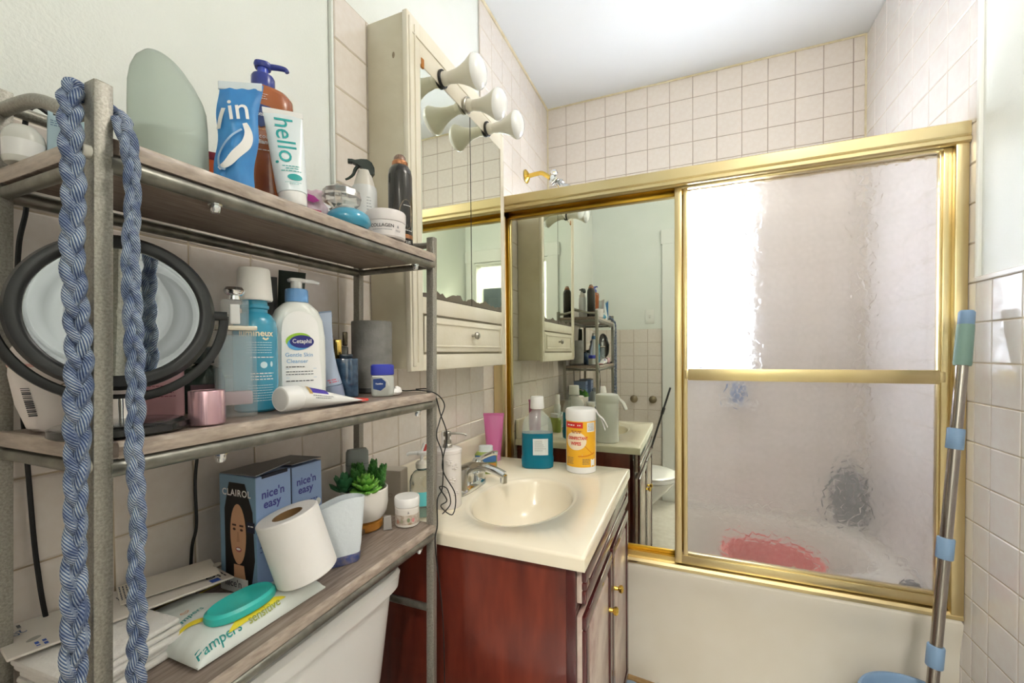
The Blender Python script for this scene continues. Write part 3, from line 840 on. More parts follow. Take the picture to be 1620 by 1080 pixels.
# ================================================================ THE METAL RACK OVER THE TOILET
rk = thing('metal_shelf_rack', 'grey metal three tier rack with wood grain shelves over the toilet', 'shelf rack', (0, 0, 0))
def lean(y, z): return y + (z - .9) * .022
def post(x0, x1, y0, y1, z0, z1, nm='post'):
    sh_ = rbox(x0, x1, y0, y1, z0, z1, .0012, 2)
    return build(nm, warp(sh_, lambda x, y, z: (x, lean(y, z), z)), RACK, rk)
PFX0, PFX1, PBX0, PBX1 = -.5172, -.500, -.7172, -.700
pn = post(PFX0, PFX1, .2026, .2172, 0, 1.4535)
post(PFX0, PFX1, .757, .7716, 0, 1.4465)
post(PBX0, PBX1, .2026, .2172, 0, 1.496)
post(PBX0, PBX1, .757, .7716, 0, 1.495)
build('post_end', join(rbox(PFX0 + .002, PFX1 - .002, lean(.205, 1.45), lean(.215, 1.45), 1.4525, 1.4545, .0004, 1)), M('open_end_shade', '#3A322B', .7, var='#5E4630', vscale=90), rk)  # dark plate stands for the shade inside the open tube

def shelf(z, dz=0.0):
    """board with its top at z, tube rails under the front and back edge, wrapped front edge; dz = rise towards the far end"""
    ya, yb = lean(.2045, z), lean(.770, z)
    zz = lambda y: z + dz * (y - ya) / (yb - ya)
    b = build('shelf_board', warp(rbox(-.703, -.503, ya + .003, yb - .002, z - .0145, z, .001, 1), lambda x, y, q: (x, y, q + zz(y) - z)), VINYL, rk)
    # wrapped edge of the vinyl film: slightly puckered strip along the front and the near end
    n = 90
    V, Fc = [], []
    rnd = random.Random(int(z * 1000))
    ph = [rnd.uniform(0, 6.28) for _ in range(5)]
    for i in range(n + 1):
        y = ya + .016 + (yb - .006 - ya - .016) * i / n
        w = .0009 * (sin(y * 160 + ph[0]) + .7 * sin(y * 330 + ph[1]) + .5 * sin(y * 75 + ph[2]))
        for (dx, q) in ((0, .0012), (.0034, .0004), (.0048 + w, -.004), (.0046 - w * .6, -.010), (.0034, -.0155), (0, -.0155)):
            V.append((-.5035 + dx, y, zz(y) + q))
    for i in range(n):
        for k in range(5):
            Fc.append((i * 6 + k, i * 6 + k + 1, i * 6 + 7 + k, i * 6 + 6 + k))
    build('edge_wrap', (V, Fc), VINYLE, b)
    V, Fc = [], []
    for i in range(31):
        x = -.7 + .18 * i / 30
        w = .0008 * (sin(x * 170 + ph[3]) + .6 * sin(x * 340 + ph[4]))
        for (dy, q) in ((0, .0012), (-.0034, .0004), (-.0048 + w, -.004), (-.0046, -.010), (-.0034, -.0155)):
            V.append((x, ya + .0045 + dy, z + q))
    for i in range(30):
        for k in range(4):
            Fc.append((i * 5 + k, i * 5 + k + 1, i * 5 + 6 + k, i * 5 + 5 + k))
    build('edge_wrap', (V, Fc), VINYLE, b)
    for x in (-.5065, -.7085):
        build('rail', tube([(x, ya + .010, z - .0245), (x, yb - .008, zz(yb) - .0245)], .0086, 14), RACKT, rk)
    for y in (ya + .006, yb - .006):
        build('rail', tube([(PFX0 + .004, y, zz(y) - .0245), (PBX1 - .004, y, zz(y) - .0245)], .0065, 12), RACKT, rk)
    for y in (.325, .716):
        build('bolt', lathe([(0, -.0425), (.004, -.0425), (.0055, -.040), (.0055, -.034), (.0075, -.0335), (.0075, -.0322), (0, -.0322)], 10), CHROME, rk, (-.508, y, zz(y)))
ZT, ZM, ZB = 1.406, 1.1175, .826
shelf(ZT, .005); shelf(ZM, -.002); shelf(ZB, .010)
# guard rails at the top and the low stretchers
for yy, nm in ((lean(.2098, 1.45), 0), (lean(.764, 1.45), 1)):
    if nm == 0:
        pts = [(PFX0 + .003, yy, 1.4325), (-.537, yy, 1.4335), (-.556, yy, 1.4365), (-.585, yy, 1.450), (-.622, yy, 1.4648), (-.66, yy, 1.471), (PBX1 - .003, yy, 1.473)]
    else:
        pts = [(PFX0 + .003, yy, 1.431), (-.56, yy, 1.434), (-.62, yy, 1.452), (-.66, yy, 1.464), (PBX1 - .003, yy, 1.466)]
    build('guard_rail', tube(smooth_path(pts, 5), .0068, 12), RACK, rk)
build('guard_rail', tube([(-.7085, lean(.212, 1.48), 1.480), (-.7085, lean(.762, 1.48), 1.480)], .0068, 12), RACK, rk)
for y in (.2098, .764):
    build('stretcher', tube([(PFX0 + .004, lean(y, .655), .655), (PBX1 - .004, lean(y, .655), .655)], .0075, 12), RACKT, rk)
build('stretcher', tube([(-.7085, lean(.212, .35), .35), (-.7085, lean(.762, .35), .35)], .0075, 12), RACKT, rk)
EYE = M('eyelet_grey', '#C4C2B6', .4)
for z in (1.3865, 1.099):
    build('eyelet', xf(lathe([(.0022, 0), (.0022, .005), (.0032, .0062), (.0052, .0058), (.0062, .004), (.0064, 0)], 18, closed_ends=False), (-.5075, lean(.2028, z), z), (pi / 2, 0, 0)), EYE, rk)
    build('eyelet_hole', xf(lathe([(0, 0), (.0024, 0), (.0024, .003), (0, .003)], 12), (-.5075, lean(.2028, z), z), (pi / 2, 0, 0)), BLACK, rk)

# ---------------------------------------------------------------- braided denim cord hung over the near corner
DEN = bpy.data.materials.new('denim_twill')
DEN.use_nodes = True
_n = DEN.node_tree
_b = _n.nodes['Principled BSDF']
_b.inputs['Roughness'].default_value = .85
_uv = _n.nodes.new('ShaderNodeUVMap')
_sx = _n.nodes.new('ShaderNodeSeparateXYZ')
_n.links.new(_uv.outputs[0], _sx.inputs[0])
_m1 = _n.nodes.new('ShaderNodeMath'); _m1.operation = 'MULTIPLY'; _m1.inputs[1].default_value = 360
_n.links.new(_sx.outputs[0], _m1.inputs[0])
_m2 = _n.nodes.new('ShaderNodeMath'); _m2.operation = 'MULTIPLY_ADD'; _m2.inputs[1].default_value = 11
_n.links.new(_sx.outputs[1], _m2.inputs[0]); _n.links.new(_m1.outputs[0], _m2.inputs[2])
_m3 = _n.nodes.new('ShaderNodeMath'); _m3.operation = 'MULTIPLY'; _m3.inputs[1].default_value = 2 * pi
_n.links.new(_m2.outputs[0], _m3.inputs[0])
_m4 = _n.nodes.new('ShaderNodeMath'); _m4.operation = 'SINE'
_n.links.new(_m3.outputs[0], _m4.inputs[0])
_rp = _n.nodes.new('ShaderNodeValToRGB')
_rp.color_ramp.elements[0].position = .2; _rp.color_ramp.elements[0].color = lin('#4A6694')
_rp.color_ramp.elements[1].position = .8; _rp.color_ramp.elements[1].color = lin('#C6D0DA')
_mr = _n.nodes.new('ShaderNodeMapRange'); _mr.inputs[1].default_value = -1
_n.links.new(_m4.outputs[0], _mr.inputs[0]); _n.links.new(_mr.outputs[0], _rp.inputs[0])
_tc = _n.nodes.new('ShaderNodeTexCoord')
_no = _n.nodes.new('ShaderNodeTexNoise'); _no.inputs['Scale'].default_value = 90; _no.inputs['Detail'].default_value = 5
_n.links.new(_tc.outputs['Object'], _no.inputs['Vector'])
_mx = _n.nodes.new('ShaderNodeMix'); _mx.data_type = 'RGBA'; _mx.blend_type = 'MULTIPLY'; _mx.inputs[0].default_value = .75
_r2p = _n.nodes.new('ShaderNodeValToRGB')
_r2p.color_ramp.elements[0].position = .38; _r2p.color_ramp.elements[0].color = lin('#7388B4')
_r2p.color_ramp.elements[1].position = .6; _r2p.color_ramp.elements[1].color = (1, 1, 1, 1)
_n.links.new(_no.outputs['Fac'], _r2p.inputs[0]); _n.links.new(_rp.outputs[0], _mx.inputs[6]); _n.links.new(_r2p.outputs[0], _mx.inputs[7])
_n.links.new(_mx.outputs[2], _b.inputs['Base Color'])
_bp = _n.nodes.new('ShaderNodeBump'); _bp.inputs['Strength'].default_value = .5; _bp.inputs['Distance'].default_value = .0008
_n.links.new(_m4.outputs[0], _bp.inputs['Height']); _n.links.new(_bp.outputs[0], _b.inputs['Normal'])

path = [(-.503, .1880, .62), (-.503, .1878, .80), (-.503, .1905, .9127), (-.503, .1925, .967), (-.503, .1925, 1.0), (-.503, .1945, 1.04), (-.503, .196, 1.09), (-.503, .1985, 1.15), (-.503, .2005, 1.20), (-.504, .1985, 1.29),
        (-.506, .2010, 1.348), (-.510, .2022, 1.40), (-.516, .2045, 1.428), (-.523, .2085, 1.4445), (-.5285, .2150, 1.4480), (-.529, .2215, 1.4440), (-.522, .2300, 1.4370), (-.508, .2340, 1.4280),
        (-.490, .2330, 1.4080), (-.484, .2340, 1.380), (-.483, .2335, 1.338), (-.483, .2306, 1.296), (-.483, .2311, 1.255), (-.483, .2324, 1.20), (-.483, .2319, 1.153), (-.483, .2296, 1.118), (-.483, .2311, 1.07),
        (-.483, .2308, 1.033), (-.483, .2285, .998), (-.483, .2292, .961), (-.483, .2278, .92), (-.483, .2262, .89), (-.483, .2250, .80), (-.483, .225, .64)]
core = smooth_path(path, 14)
arc = [0.0]
for i in range(1, len(core)):
    arc.append(arc[-1] + (core[i] - core[i - 1]).length)
def core_at(s):
    import bisect
    i = min(max(bisect.bisect_right(arc, s) - 1, 0), len(core) - 2)
    t = (s - arc[i]) / max(arc[i + 1] - arc[i], 1e-9)
    return core[i].lerp(core[i + 1], t), (core[i + 1] - core[i]).normalized()
L_ = arc[-1]
cordT = thing('braided_denim_cord', 'blue braided denim cord hanging over the near corner of the rack', 'cord', (0, 0, 0))
viewdir = Vector((.92, -.39, 0))
PER = .072
NS = 640
for k in range(3):
    pts = []
    for i in range(NS + 1):
        s = L_ * i / NS
        c, t = core_at(s)
        lat = t.cross(viewdir)
        if lat.length < 1e-3: lat = Vector((0, 1, 0))
        lat.normalize()
        dep = lat.cross(t).normalized()
        ph = 2 * pi * s / PER + 2 * pi * k / 3 + .7 * sin(s * 9)
        wide = 1 + .16 * sin(s * 23 + 1)
        slim = .80 if s > L_ * .53 else 1.0
        pts.append(c + lat * (.0050 * wide * slim * sin(ph)) + dep * (.0033 * slim * sin(2 * ph)))
    sg = 12
    o = build('strand', tube(pts, lambda t: .0043 * (1 + .10 * sin(t * 61 + k)) * (.82 if t > .53 else 1.0), sg, sx=1.0, sy=1.0), DEN, cordT, angle=3)
    uvl = o.data.uv_layers.new(name='UVMap')
    for lp in o.data.loops:
        vi = lp.vertex_index
        uvl.data[lp.index].uv = (L_ * (vi // sg) / NS, (vi % sg) / sg)
    uvn = _uv; _uv.uv_map = 'UVMap'

# ---------------------------------------------------------------- cables
def cable(pts, label, r=.0022, name='power_cable', group=None):
    o = build(name, tube(smooth_path(pts, 8), r, 8), RUBBER)
    return tag(o, label, 'cable', group)
cable([(-.736, .30, 1.4100), (-.726, .281, 1.487), (-.716, .262, 1.4945), (-.722, .254, 1.499), (-.733, .251, 1.489), (-.739, .2484, 1.446), (-.739, .2481, 1.408), (-.739, .2501, 1.3785), (-.739, .2428, 1.33), (-.739, .240, 1.25), (-.739, .241, 1.16), (-.739, .2438, 1.0887),
       (-.739, .2458, 1.034), (-.739, .2479, .979), (-.739, .2503, .939), (-.739, .2556, .881), (-.739, .27, .78)], 'black power cable on the tiles behind the round mirror, nearest the camera', .0026)
cable([(-.739, .452, 1.20), (-.737, .442, 1.10), (-.737, .4376, 1.0577), (-.737, .4306, .9977), (-.737, .4309, .9256), (-.737, .4236, .8926), (-.737, .42, .84)], 'black power cable on the tiles beside the two hair colour boxes', .0024)
cable([(-.62, .762, 1.1345), (-.57, .745, 1.121), (-.53, .752, 1.1215), (-.497, .7653, 1.1148), (-.490, .7897, 1.088), (-.492, .7734, 1.056), (-.492, .7605, 1.0247), (-.490, .7797, .98), (-.492, .7807, .911), (-.492, .7603, .89), (-.492, .7592, .836), (-.494, .7536, .79), (-.50, .79, .60), (-.505, .80, .30)],
      'thin black cable tangled along the far front post of the rack', .0013, 'charger_cable')
cable([(-.56, .785, 1.1205), (-.51, .775, 1.1185), (-.492, .7766, 1.069), (-.488, .7959, 1.018), (-.492, .7816, .952), (-.482, .8169, .886), (-.482, .8052, .844), (-.488, .7673, .874), (-.484, .7851, .882), (-.49, .7658, .915), (-.486, .79, .905), (-.484, .80, .87), (-.489, .775, .855)],
      'thin black cable with a looped knot beside the rack post and soap dispenser', .0013, 'charger_cable')

# ================================================================ TOP SHELF
D = radians
def pl(name, col, rough=.35, **k): return M(name, col, rough, **k)
T_ = ZT + .0016
WHITEINK = pl('white_ink', '#F4F4F2', .5)
# small domed jar by the back post
t = thing('roll_on_jar', 'small white domed jar at the back corner of the top shelf', 'jar', (-.668, .214 + .012, T_))
build('body', lathe([(0, 0), (.015, 0), (.0165, .003), (.0165, .028), (.015, .034), (.010, .041), (.004, .0435), (0, .044)], 24), pl('milky_jar', '#DDDDD6', .25), t)
build('label_band', lathe([(.0168, .006), (.0168, .024)], 24, closed_ends=False), WHITEG, t)
# pale blue printed packet
t = thing('blue_packet', 'pale blue printed packet behind the braided cord on the top shelf', 'packet', (-.655, .262, T_), rz=D(68))
PBL = pl('pale_blue_print', '#B9D3E0', .5)
build('pack', warp(rbox(-.022, .022, -.009, .009, 0, .062, .003), lambda x, y, z: (x * (1 - z * 1.2), y, z + .05 * x)), PBL, t)
build('end_flap', rbox(-.020, -.016, -.006, .006, .058, .066, .001), PBL, t)
NAVYINK = pl('navy_ink', '#4A6A9A', .6)
para(-.018, -.004, .054, 3, .0025, NAVYINK, t, flat(.0094), .0008)
para(-.002, .017, .042, 10, .0033, NAVYINK, t, flat(.0094), .0008, .5)

# frosted candle glass with a slanted rounded top
def slant(x, y, z): return (x, y, z - (max(0, z) / .156) ** 3 * .054 * max(0, (x + .030) / .0685) ** 2.3)
FRG = M('frosted_candle_glass', '#DDE8E0', .45, trans=.55, ior=1.12)
t = thing('frosted_candle_glass', 'frosted pale green glass cloche with slanted top on the top shelf', 'candle glass', (-.585, .322, T_), rz=D(60))
R = .0385
build('glass', warp(lathe([(0, 0), (R - .004, 0), (R, .004), (R + .0005, .03), (R, .085), (R - .001, .112), (R - .0035, .128), (R - .008, .140), (R - .015, .149), (R - .024, .154), (0, .156)], 48), slant), FRG, t)
build('candle', lathe([(0, .004), (R - .006, .004), (R - .006, .055), (R - .010, .058), (0, .057)], 36), pl('pale_wax', '#E4EADF', .6, sss=.2), t)

t = thing('orange_box', 'small orange box between the frosted glass and the blue pouch', 'box', (-.60, .392, T_), rz=D(57))
build('carton', rbox(-.016, .016, -.016, .016, 0, .062, .002), pl('orange_card', '#D9612C', .45), t)
build('lid', rbox(-.0165, .0165, -.0165, .0165, .052, .064, .002), pl('magenta_card', '#8C2A3C', .45), t)

# blue foil pouch
BLF = pl('blue_foil', '#3E93D6', .3, coat=.3, var='#2F7CC4', vscale=20, bump=.3, bscale=45)
t = thing('foil_pouch', 'crumpled blue foil pouch with white lettering standing on the top shelf', 'pouch', (-.528, .362, T_), rz=D(52))
def pouch_shape(w, h, d, n=18, m=24, tilt=0, pinch=.0, seed=1):
    rnd = random.Random(seed)
    ph = [rnd.uniform(0, 6.3) for _ in range(6)]
    V, Fc = [], []
    def depth(a, b):
        e = max(0, 1 - abs(2 * a - 1) ** 3) * max(0, 1 - b ** 4) * (1 if b > .06 else .8 + b * 3)
        return d * e * (1 + .15 * sin(9 * a + ph[0] + 5 * b) + .12 * sin(14 * b + ph[1]))
    for sgn in (-1, 1):
        for j in range(m + 1):
            for i in range(n + 1):
                a, b = i / n, j / m
                ww = w * (1 - pinch * (1 - b) ** 2 - .05 * sin(pi * b))
                x = (a - .5) * ww + tilt * b * h + .0015 * sin(12 * b + ph[2])
                z = b * h + (.10 * h * (a - .5) * b) + .001 * sin(20 * a + ph[3]) * b
                V.append((x, sgn * depth(a, b) * .5 + sgn * .0004, z))
    N = (n + 1) * (m + 1)
    for j in range(m):
        for i in range(n):
            q = (j * (n + 1) + i, j * (n + 1) + i + 1, (j + 1) * (n + 1) + i + 1, (j + 1) * (n + 1) + i)
            Fc.append(q)
            Fc.append(tuple(N + k for k in q[::-1]))
    for j in range(m):
        for i in (0, n):
            a, b = j * (n + 1) + i, (j + 1) * (n + 1) + i
            Fc.append((a, b, N + b, N + a))
    for i in range(n):
        for j in (0, m):
            a, b = j * (n + 1) + i, j * (n + 1) + i + 1
            Fc.append((a, b, N + b, N + a))
    return V, Fc
def pouch_front(w, h, d, tilt, pinch, u0, w0, roll=0):
    c, s = cos(roll), sin(roll)
    def fn(u, v):
        x, z = u0 + u * c - v * s, w0 + u * s + v * c
        b = min(max(z / h, 0), 1)
        ww = w * (1 - pinch * (1 - b) ** 2 - .05 * sin(pi * b))
        a = min(max((x - tilt * b * h) / ww + .5, 0), 1)
        e = max(0, 1 - abs(2 * a - 1) ** 3) * max(0, 1 - b ** 4)
        return (x, -d * .5 * e * 1.27 - .0012, z + .10 * h * (a - .5) * b)
    return fn
build('pouch', pouch_shape(.047, .132, .020, tilt=.07, pinch=.10, seed=3), BLF, t)
pf = pouch_front(.047, .132, .020, .07, .10, .0065, .095, D(6))
text('in', .040, WHITEINK, t, pf, bold=.0003, sx=.85)
pf2 = pouch_front(.047, .132, .020, .07, .10, 0, 0)
build('top_seal', warp(rbox(-.0225, .0245, -.0018, .0018, .124, .134, .0006, 1), lambda x, y, z: (x + .008, y, z + .22 * x)), pl('foil_white', '#D8E3EA', .35), t)
def ribbon(pts, r, mat, par, fn, name='printed_swirl'):
    P_ = smooth_path([(a, b, 0) for a, b in pts], 6)
    V, Fc = [], []
    for i, p in enumerate(P_):
        d_ = (P_[min(i + 1, len(P_) - 1)] - P_[max(i - 1, 0)]).normalized()
        rr_ = r(i / (len(P_) - 1)) if callable(r) else r
        V += [fn(p.x - d_.y * rr_, p.y + d_.x * rr_), fn(p.x + d_.y * rr_, p.y - d_.x * rr_)]
    for i in range(len(P_) - 1):
        Fc.append((2 * i, 2 * i + 1, 2 * i + 3, 2 * i + 2))
    return build(name, (V, Fc), mat, par)
ribbon([(.013, .078), (.017, .066), (.014, .052), (.003, .038), (-.006, .026), (-.015, .020)], lambda q: .0025 + .003 * sin(pi * q), WHITEINK, t, pf2)
ribbon([(.010, .070), (.0, .062), (-.009, .050), (-.015, .036), (-.014, .022), (-.008, .018)], .0012, pl('sky_ink', '#A9CBEA', .5), t, pf2)
ribbon([(-.015, .072), (-.0125, .086), (-.009, .098)], .0024, WHITEINK, t, pf2, 'printed_letter')

# bronze lotion pump bottle
BRZ = pl('cocoa_lotion_plastic', '#B5642F', .25, coat=.4, var='#8F4A22', vscale=9, vstretch=(1, 1, .4))
NAVY = pl('navy_plastic', '#2B3B94', .25, coat=.3)
t = thing('lotion_pump_bottle', 'orange brown lotion bottle with dark blue pump on the top shelf', 'bottle', (-.590, .452, T_), rz=D(44))
build('body', loft([(0, .030, .020, 3), (.004, .034, .023, 2.8), (.05, .036, .024, 2.6), (.10, .035, .0235, 2.5), (.13, .0375, .024, 2.5), (.155, .0405, .025, 2.5), (.172, .0395, .0245, 2.5), (.181, .033, .021, 2.4), (.186, .022, .017, 2.2), (.188, .013, .013, 2)], 48), BRZ, t)
build('pump_collar', lathe([(0, .186), (.0155, .186), (.0160, .189), (.0160, .203), (.0145, .206), (0, .206)], 28), NAVY, t)
build('pump_stem', lathe([(.0, .205), (.0075, .205), (.0075, .219), (0, .219)], 20), pl('blue_plastic', '#3A4FC0', .2, coat=.4), t)
build('pump_nozzle', join(loft([(.218, .0105, .009, 2.6), (.222, .012, .010, 2.6), (.226, .011, .0095, 2.6)], 24), tube(smooth_path([(.0, 0, .222), (.018, -.001, .2235), (.030, -.002, .2225), (.033, -.002, .2185)], 4), lambda q: .0046 - .0016 * q, 12)), NAVY, t)
lf = lambda u0, w0: (lambda u, w: (u0 + u, -.0242 * (max(0, 1 - (abs(u0 + u) / .0375) ** 2.5)) ** (1 / 2.5) - .0012, w0 + w))
blob([(-.017, .147), (-.012, .151), (0, .153), (.012, .151), (.017, .147), (.017, .130), (.008, .124), (0, .120), (-.008, .124), (-.017, .130)], pl('navy_label', '#24407E', .35), t, lf(0, 0))
text('Vaseline', .0088, WHITEINK, t, lf(0, .139), bold=.00015)
text('cocoa', .0082, WHITEINK, t, lf(-.001, .107), spacing=1.1)
text('radiant', .0084, WHITEINK, t, lf(-.001, .099), bold=.0002)
lines([(-.014, .012, .117)], pl('gold_ink', '#E0B070', .5), t, lf(0, 0), .001)
lines([(-.012, .012, .0875)], WHITEINK, t, lf(0, 0), .0012)
para(-.02, .012, .168, 3, .0032, WHITEINK, t, lf(0, 0), .0007)
para(-.024, -.008, .03, 4, .0045, WHITEINK, t, lf(0, 0), .0013)

# white toothpaste tube standing on its cap
def tube_shape(w, r, h, z0, n=20):
    """squeeze tube: round at the shoulder z0, flat crimp at the top"""
    secs = []
    for k in range(n + 1):
        q = k / n
        secs.append((z0 + (h - z0) * q, r + (w / 2 - r) * q ** .9, max(r * (1 - q ** 1.3), .0007), 2 + 1.5 * q))
    return loft([(z0 - .003, r * .8, r * .8)] + secs, 40)
def tube_front(w, r, h, z0):
    def fn(u, v):
        q = min(max((v - z0) / (h - z0), 0), 1)
        rx, ry, nn = r + (w / 2 - r) * q ** .9, max(r * (1 - q ** 1.3), .0007), 2 + 1.5 * q
        return (u, -ry * max(0, 1 - min(1, abs(u) / rx) ** nn) ** (1 / nn) - .0007, v)
    return fn
TEAL = pl('teal_ink', '#2FA7A7', .5)
t = thing('toothpaste_tube', 'white upright toothpaste tube with teal lettering on the top shelf edge', 'tube', (-.5215, .444, T_), rz=D(54), rot=(D(-3), D(-5), D(54)))
build('tube_body', tube_shape(.050, .0195, .136, .018), pl('white_tube', '#EAF1F3', .3, coat=.2, var='#DCE9EF', vscale=6), t)
build('crimp', rbox(-.0255, .0255, -.0011, .0011, .130, .1385, .0004, 1), WHITEG, t)
build('cap', lathe([(0, 0), (.0165, 0), (.0175, .002), (.0185, .018), (0, .019)], 32), WHITEG, t)
f_ = tube_front(.050, .0195, .136, .018)
rot_ = lambda u0, v0: (lambda u, w: f_(u0 + w, v0 - u))
text('hello', .034, TEAL, t, rot_(-.002, .092), bold=.0001, sx=1.05)
text('.', .034, TEAL, t, rot_(-.007, .058))
lines([(-.010, .012, .0525), (-.006, .010, .049), (-.012, .013, .0455)], TEAL, t, f_, .0012)
blob(ell(.004, .0365, .0095, .0048, 24), TEAL, t, f_)
lines([(-.009, .012, .029), (-.004, .008, .0265)], TEAL, t, f_, .0006)

# pink and white crinkled packet
t = thing('candy_packet', 'small crinkled pink and white packet between toothpaste and crystal jar', 'packet', (-.565, .528, T_), rz=D(48))
build('pack', pouch_shape(.046, .058, .022, tilt=-.25, pinch=.05, seed=9), pl('pack_white', '#E9DDE4', .35, var='#D9B6CC', vscale=60), t)
pk = pouch_front(.046, .058, .022, -.25, .05, 0, 0)
MAG = pl('magenta_ink', '#B43A9A', .4)
blob([(-.016, .050), (-.006, .046), (.002, .038), (-.008, .034), (-.016, .038)], MAG, t, pk)
blob([(-.012, .024), (.004, .022), (.006, .012), (-.012, .012)], pl('pink_ink', '#D65C86', .4), t, pk)
blob([(-.018, .010), (.014, .010), (.014, .002), (-.018, .002)], INKD, t, pk)

# crystal capped blue jar
t = thing('crystal_perfume', 'flat blue perfume bottle with faceted crystal cap on the top shelf', 'perfume', (-.528, .556, T_))
build('bottle', lathe([(0, 0), (.030, 0), (.0355, .006), (.0365, .012), (.034, .020), (.026, .027), (.018, .029), (0, .029)], 40), pl('sky_blue_gloss', '#3E97B8', .12, coat=.6), t)
CRY = M('crystal', '#F2F0EC', .03, trans=.85, ior=1.5)
build('crystal_cap', lathe([(.0, .029), (.020, .029), (.029, .038), (.0315, .048), (.029, .060), (.018, .067), (0, .068)], 11), CRY, t, (-.008, -.006, 0), smooth=False)
build('collar', lathe([(.0195, .027), (.0205, .029), (.0195, .0315)], 24, closed_ends=False), CHROME, t, (-.004, -.003, 0))

# white spray bottle with black trigger
t = thing('trigger_spray_bottle', 'white spray bottle with black trigger head on the top shelf', 'spray bottle', (-.612, .690, T_), rz=D(41))
build('body', lathe([(0, 0), (.023, 0), (.025, .003), (.025, .120), (.0235, .126), (0, .127)], 36), pl('spray_white', '#DCDEDE', .3), t)
build('neck', lathe([(.0215, .126), (.0205, .132), (.016, .147), (.013, .156), (.012, .160)], 28), pl('spray_neck', '#D9D4CA', .3), t)
BLKG = pl('trigger_black', '#23302A', .3)
hd = prism([(-.026, .176), (-.024, .180), (-.017, .1785), (-.006, .181), (.006, .1815), (.015, .176), (.020, .166), (.0205, .158), (.016, .152), (.010, .150), (.004, .156), (-.004, .165), (-.012, .170), (-.021, .1735)], -.0085, .0085)
build('head', warp(hd, lambda x, y, z: (x, y * (1 - .35 * max(0, -x / .026)), z)), BLKG, t)
build('trigger', tube(smooth_path([(-.008, 0, .172), (-.016, 0, .163), (-.021, 0, .151), (-.029, 0, .143), (-.036, 0, .139)], 5), lambda q: .0042 - .0022 * q, 10), BLKG, t)
build('nozzle', rbox(-.031, -.022, -.005, .005, .1725, .1805, .0015), BLKG, t)
GINK = pl('soft_grey_ink', '#9AA0A4', .5)
para(.004, .016, .100, 10, .006, GINK, t, wrap(.0253), .0016, .5)
lines([(-.016, -.012, .085)], INKD, t, wrap(.0253), .002)

# collagen cream jar
t = thing('cream_jar', 'white round cream jar marked COLLAGEN on the top shelf', 'jar', (-.528, .652, T_ + .001), rz=D(40))
CRM = pl('cream_jar_white', '#E4DEDC', .3)
build('jar', lathe([(0, 0), (.033, 0), (.0352, .003), (.0355, .030), (0, .030)], 44), CRM, t)
build('lid', lathe([(.0, .030), (.0362, .0305), (.0366, .034), (.0366, .048), (.0352, .0505), (.030, .051), (0, .051)], 44), CRM, t)
text('COLLAGEN', .0085, INKD, t, wrap(.0358, -.008, .0195), bold=.0001)
lines([(-.026, .010, .0125)], INK, t, wrap(.0358), .0008)
text('&', .007, INK, t, wrap(.0358, .022, .019))
lines([(.017, .027, .0125), (.018, .026, .0105)], INK, t, wrap(.0358), .0008)

# black aerosol can
t = thing('aerosol_can', 'black aerosol can with copper collar at the far end of top shelf', 'spray can', (-.552, .728, T_), rz=D(37))
build('can', lathe([(0, 0), (.0235, 0), (.0245, .002), (.0245, .152), (.0225, .164), (.0175, .172), (.0155, .174)], 40), pl('can_black', '#33312F', .22, metal=.4, coat=.4), t)
COPPER = pl('copper', '#B07A58', .25, metal=.9)
build('copper_collar', lathe([(.0155, .171), (.0165, .173), (.0160, .181), (.0135, .184), (0, .184)], 32), COPPER, t)
build('cap', lathe([(.013, .183), (.012, .191), (.008, .1955), (0, .1965)], 28), pl('can_cap', '#8C7365', .2, metal=.6), t)
build('base_band', lathe([(.0248, .022), (.0248, .030)], 40, closed_ends=False), COPPER, t)
build('flower_print', ([wrap(.0248)(u, w) for (u, w) in ell(.013, .070, .016, .030, 22)], [tuple(range(22))]), pl('print_beige', '#8A7A60', .5, var='#4C4236', vscale=160), t)
lines([(.006, .024, .088), (.008, .026, .038), (.010, .022, .016), (.010, .022, .013)], WHITEINK, t, wrap(.0249), .0011)

# ================================================================ MIDDLE SHELF
Tm = ZM + .0016
# pink-white lotion tub behind the mirror
t = thing('body_lotion_bottle', 'white body lotion bottle with barcode behind the round mirror', 'bottle', (-.648, .252, Tm), rz=D(71))
LOT = pl('lotion_white', '#F0E7E2', .3)
build('body', loft([(0, .030, .018, 2.4), (.004, .036, .021, 2.4), (.030, .0435, .024, 2.5), (.062, .0480, .025, 2.6), (.072, .0475, .0248, 2.6)], 44), LOT, t)
build('lid', loft([(.072, .0480, .0252, 2.6), (.074, .0484, .0255, 2.6), (.086, .0475, .025, 2.6), (.096, .042, .022, 2.5), (.100, .032, .016, 2.4)], 44), LOT, t)
build('pink_seam', loft([(.0700, .0483, .0254, 2.6), (.0735, .0488, .0257, 2.6)], 44, caps=False), pl('pink_seam', '#E4B4AC', .4), t)
lf2 = lambda u, w: (u, -.0245 * max(0, 1 - min(1, abs(u) / .046) ** 2.5) ** .4 - .0015, w)
rb_ = random.Random(5)
build('barcode', join(*[([lf2(-.0405 + .010 * (.055 - w) / .055 + du, w + dw) for du, dw in ((0, 0), (.0065, 0), (.0065, hh), (0, hh))], [(0, 1, 2, 3)]) for w, hh in [(.018 + i * .0021, rb_.choice((.0007, .0011, .0015))) for i in range(15)]]), INKD, t, smooth=False)
ribbon([(.0 + .0125 * cos(a), .044 + .0095 * sin(a)) for a in (D(40 + 32 * k) for k in range(9))], .0007, pl('taupe_ink', '#9A8A80', .6), t, lf2, 'logo_ring')
for a in (-.5, .0, .5):
    blob(ell(.0 + .004 * a * 2, .0435, .0026, .0055, 16, -a), pl('taupe_ink', '#9A8A80', .6), t, lf2, 'logo_leaf')
lines([(-.007, .008, .0315)], pl('taupe_ink', '#9A8A80', .6), t, lf2, .0012)
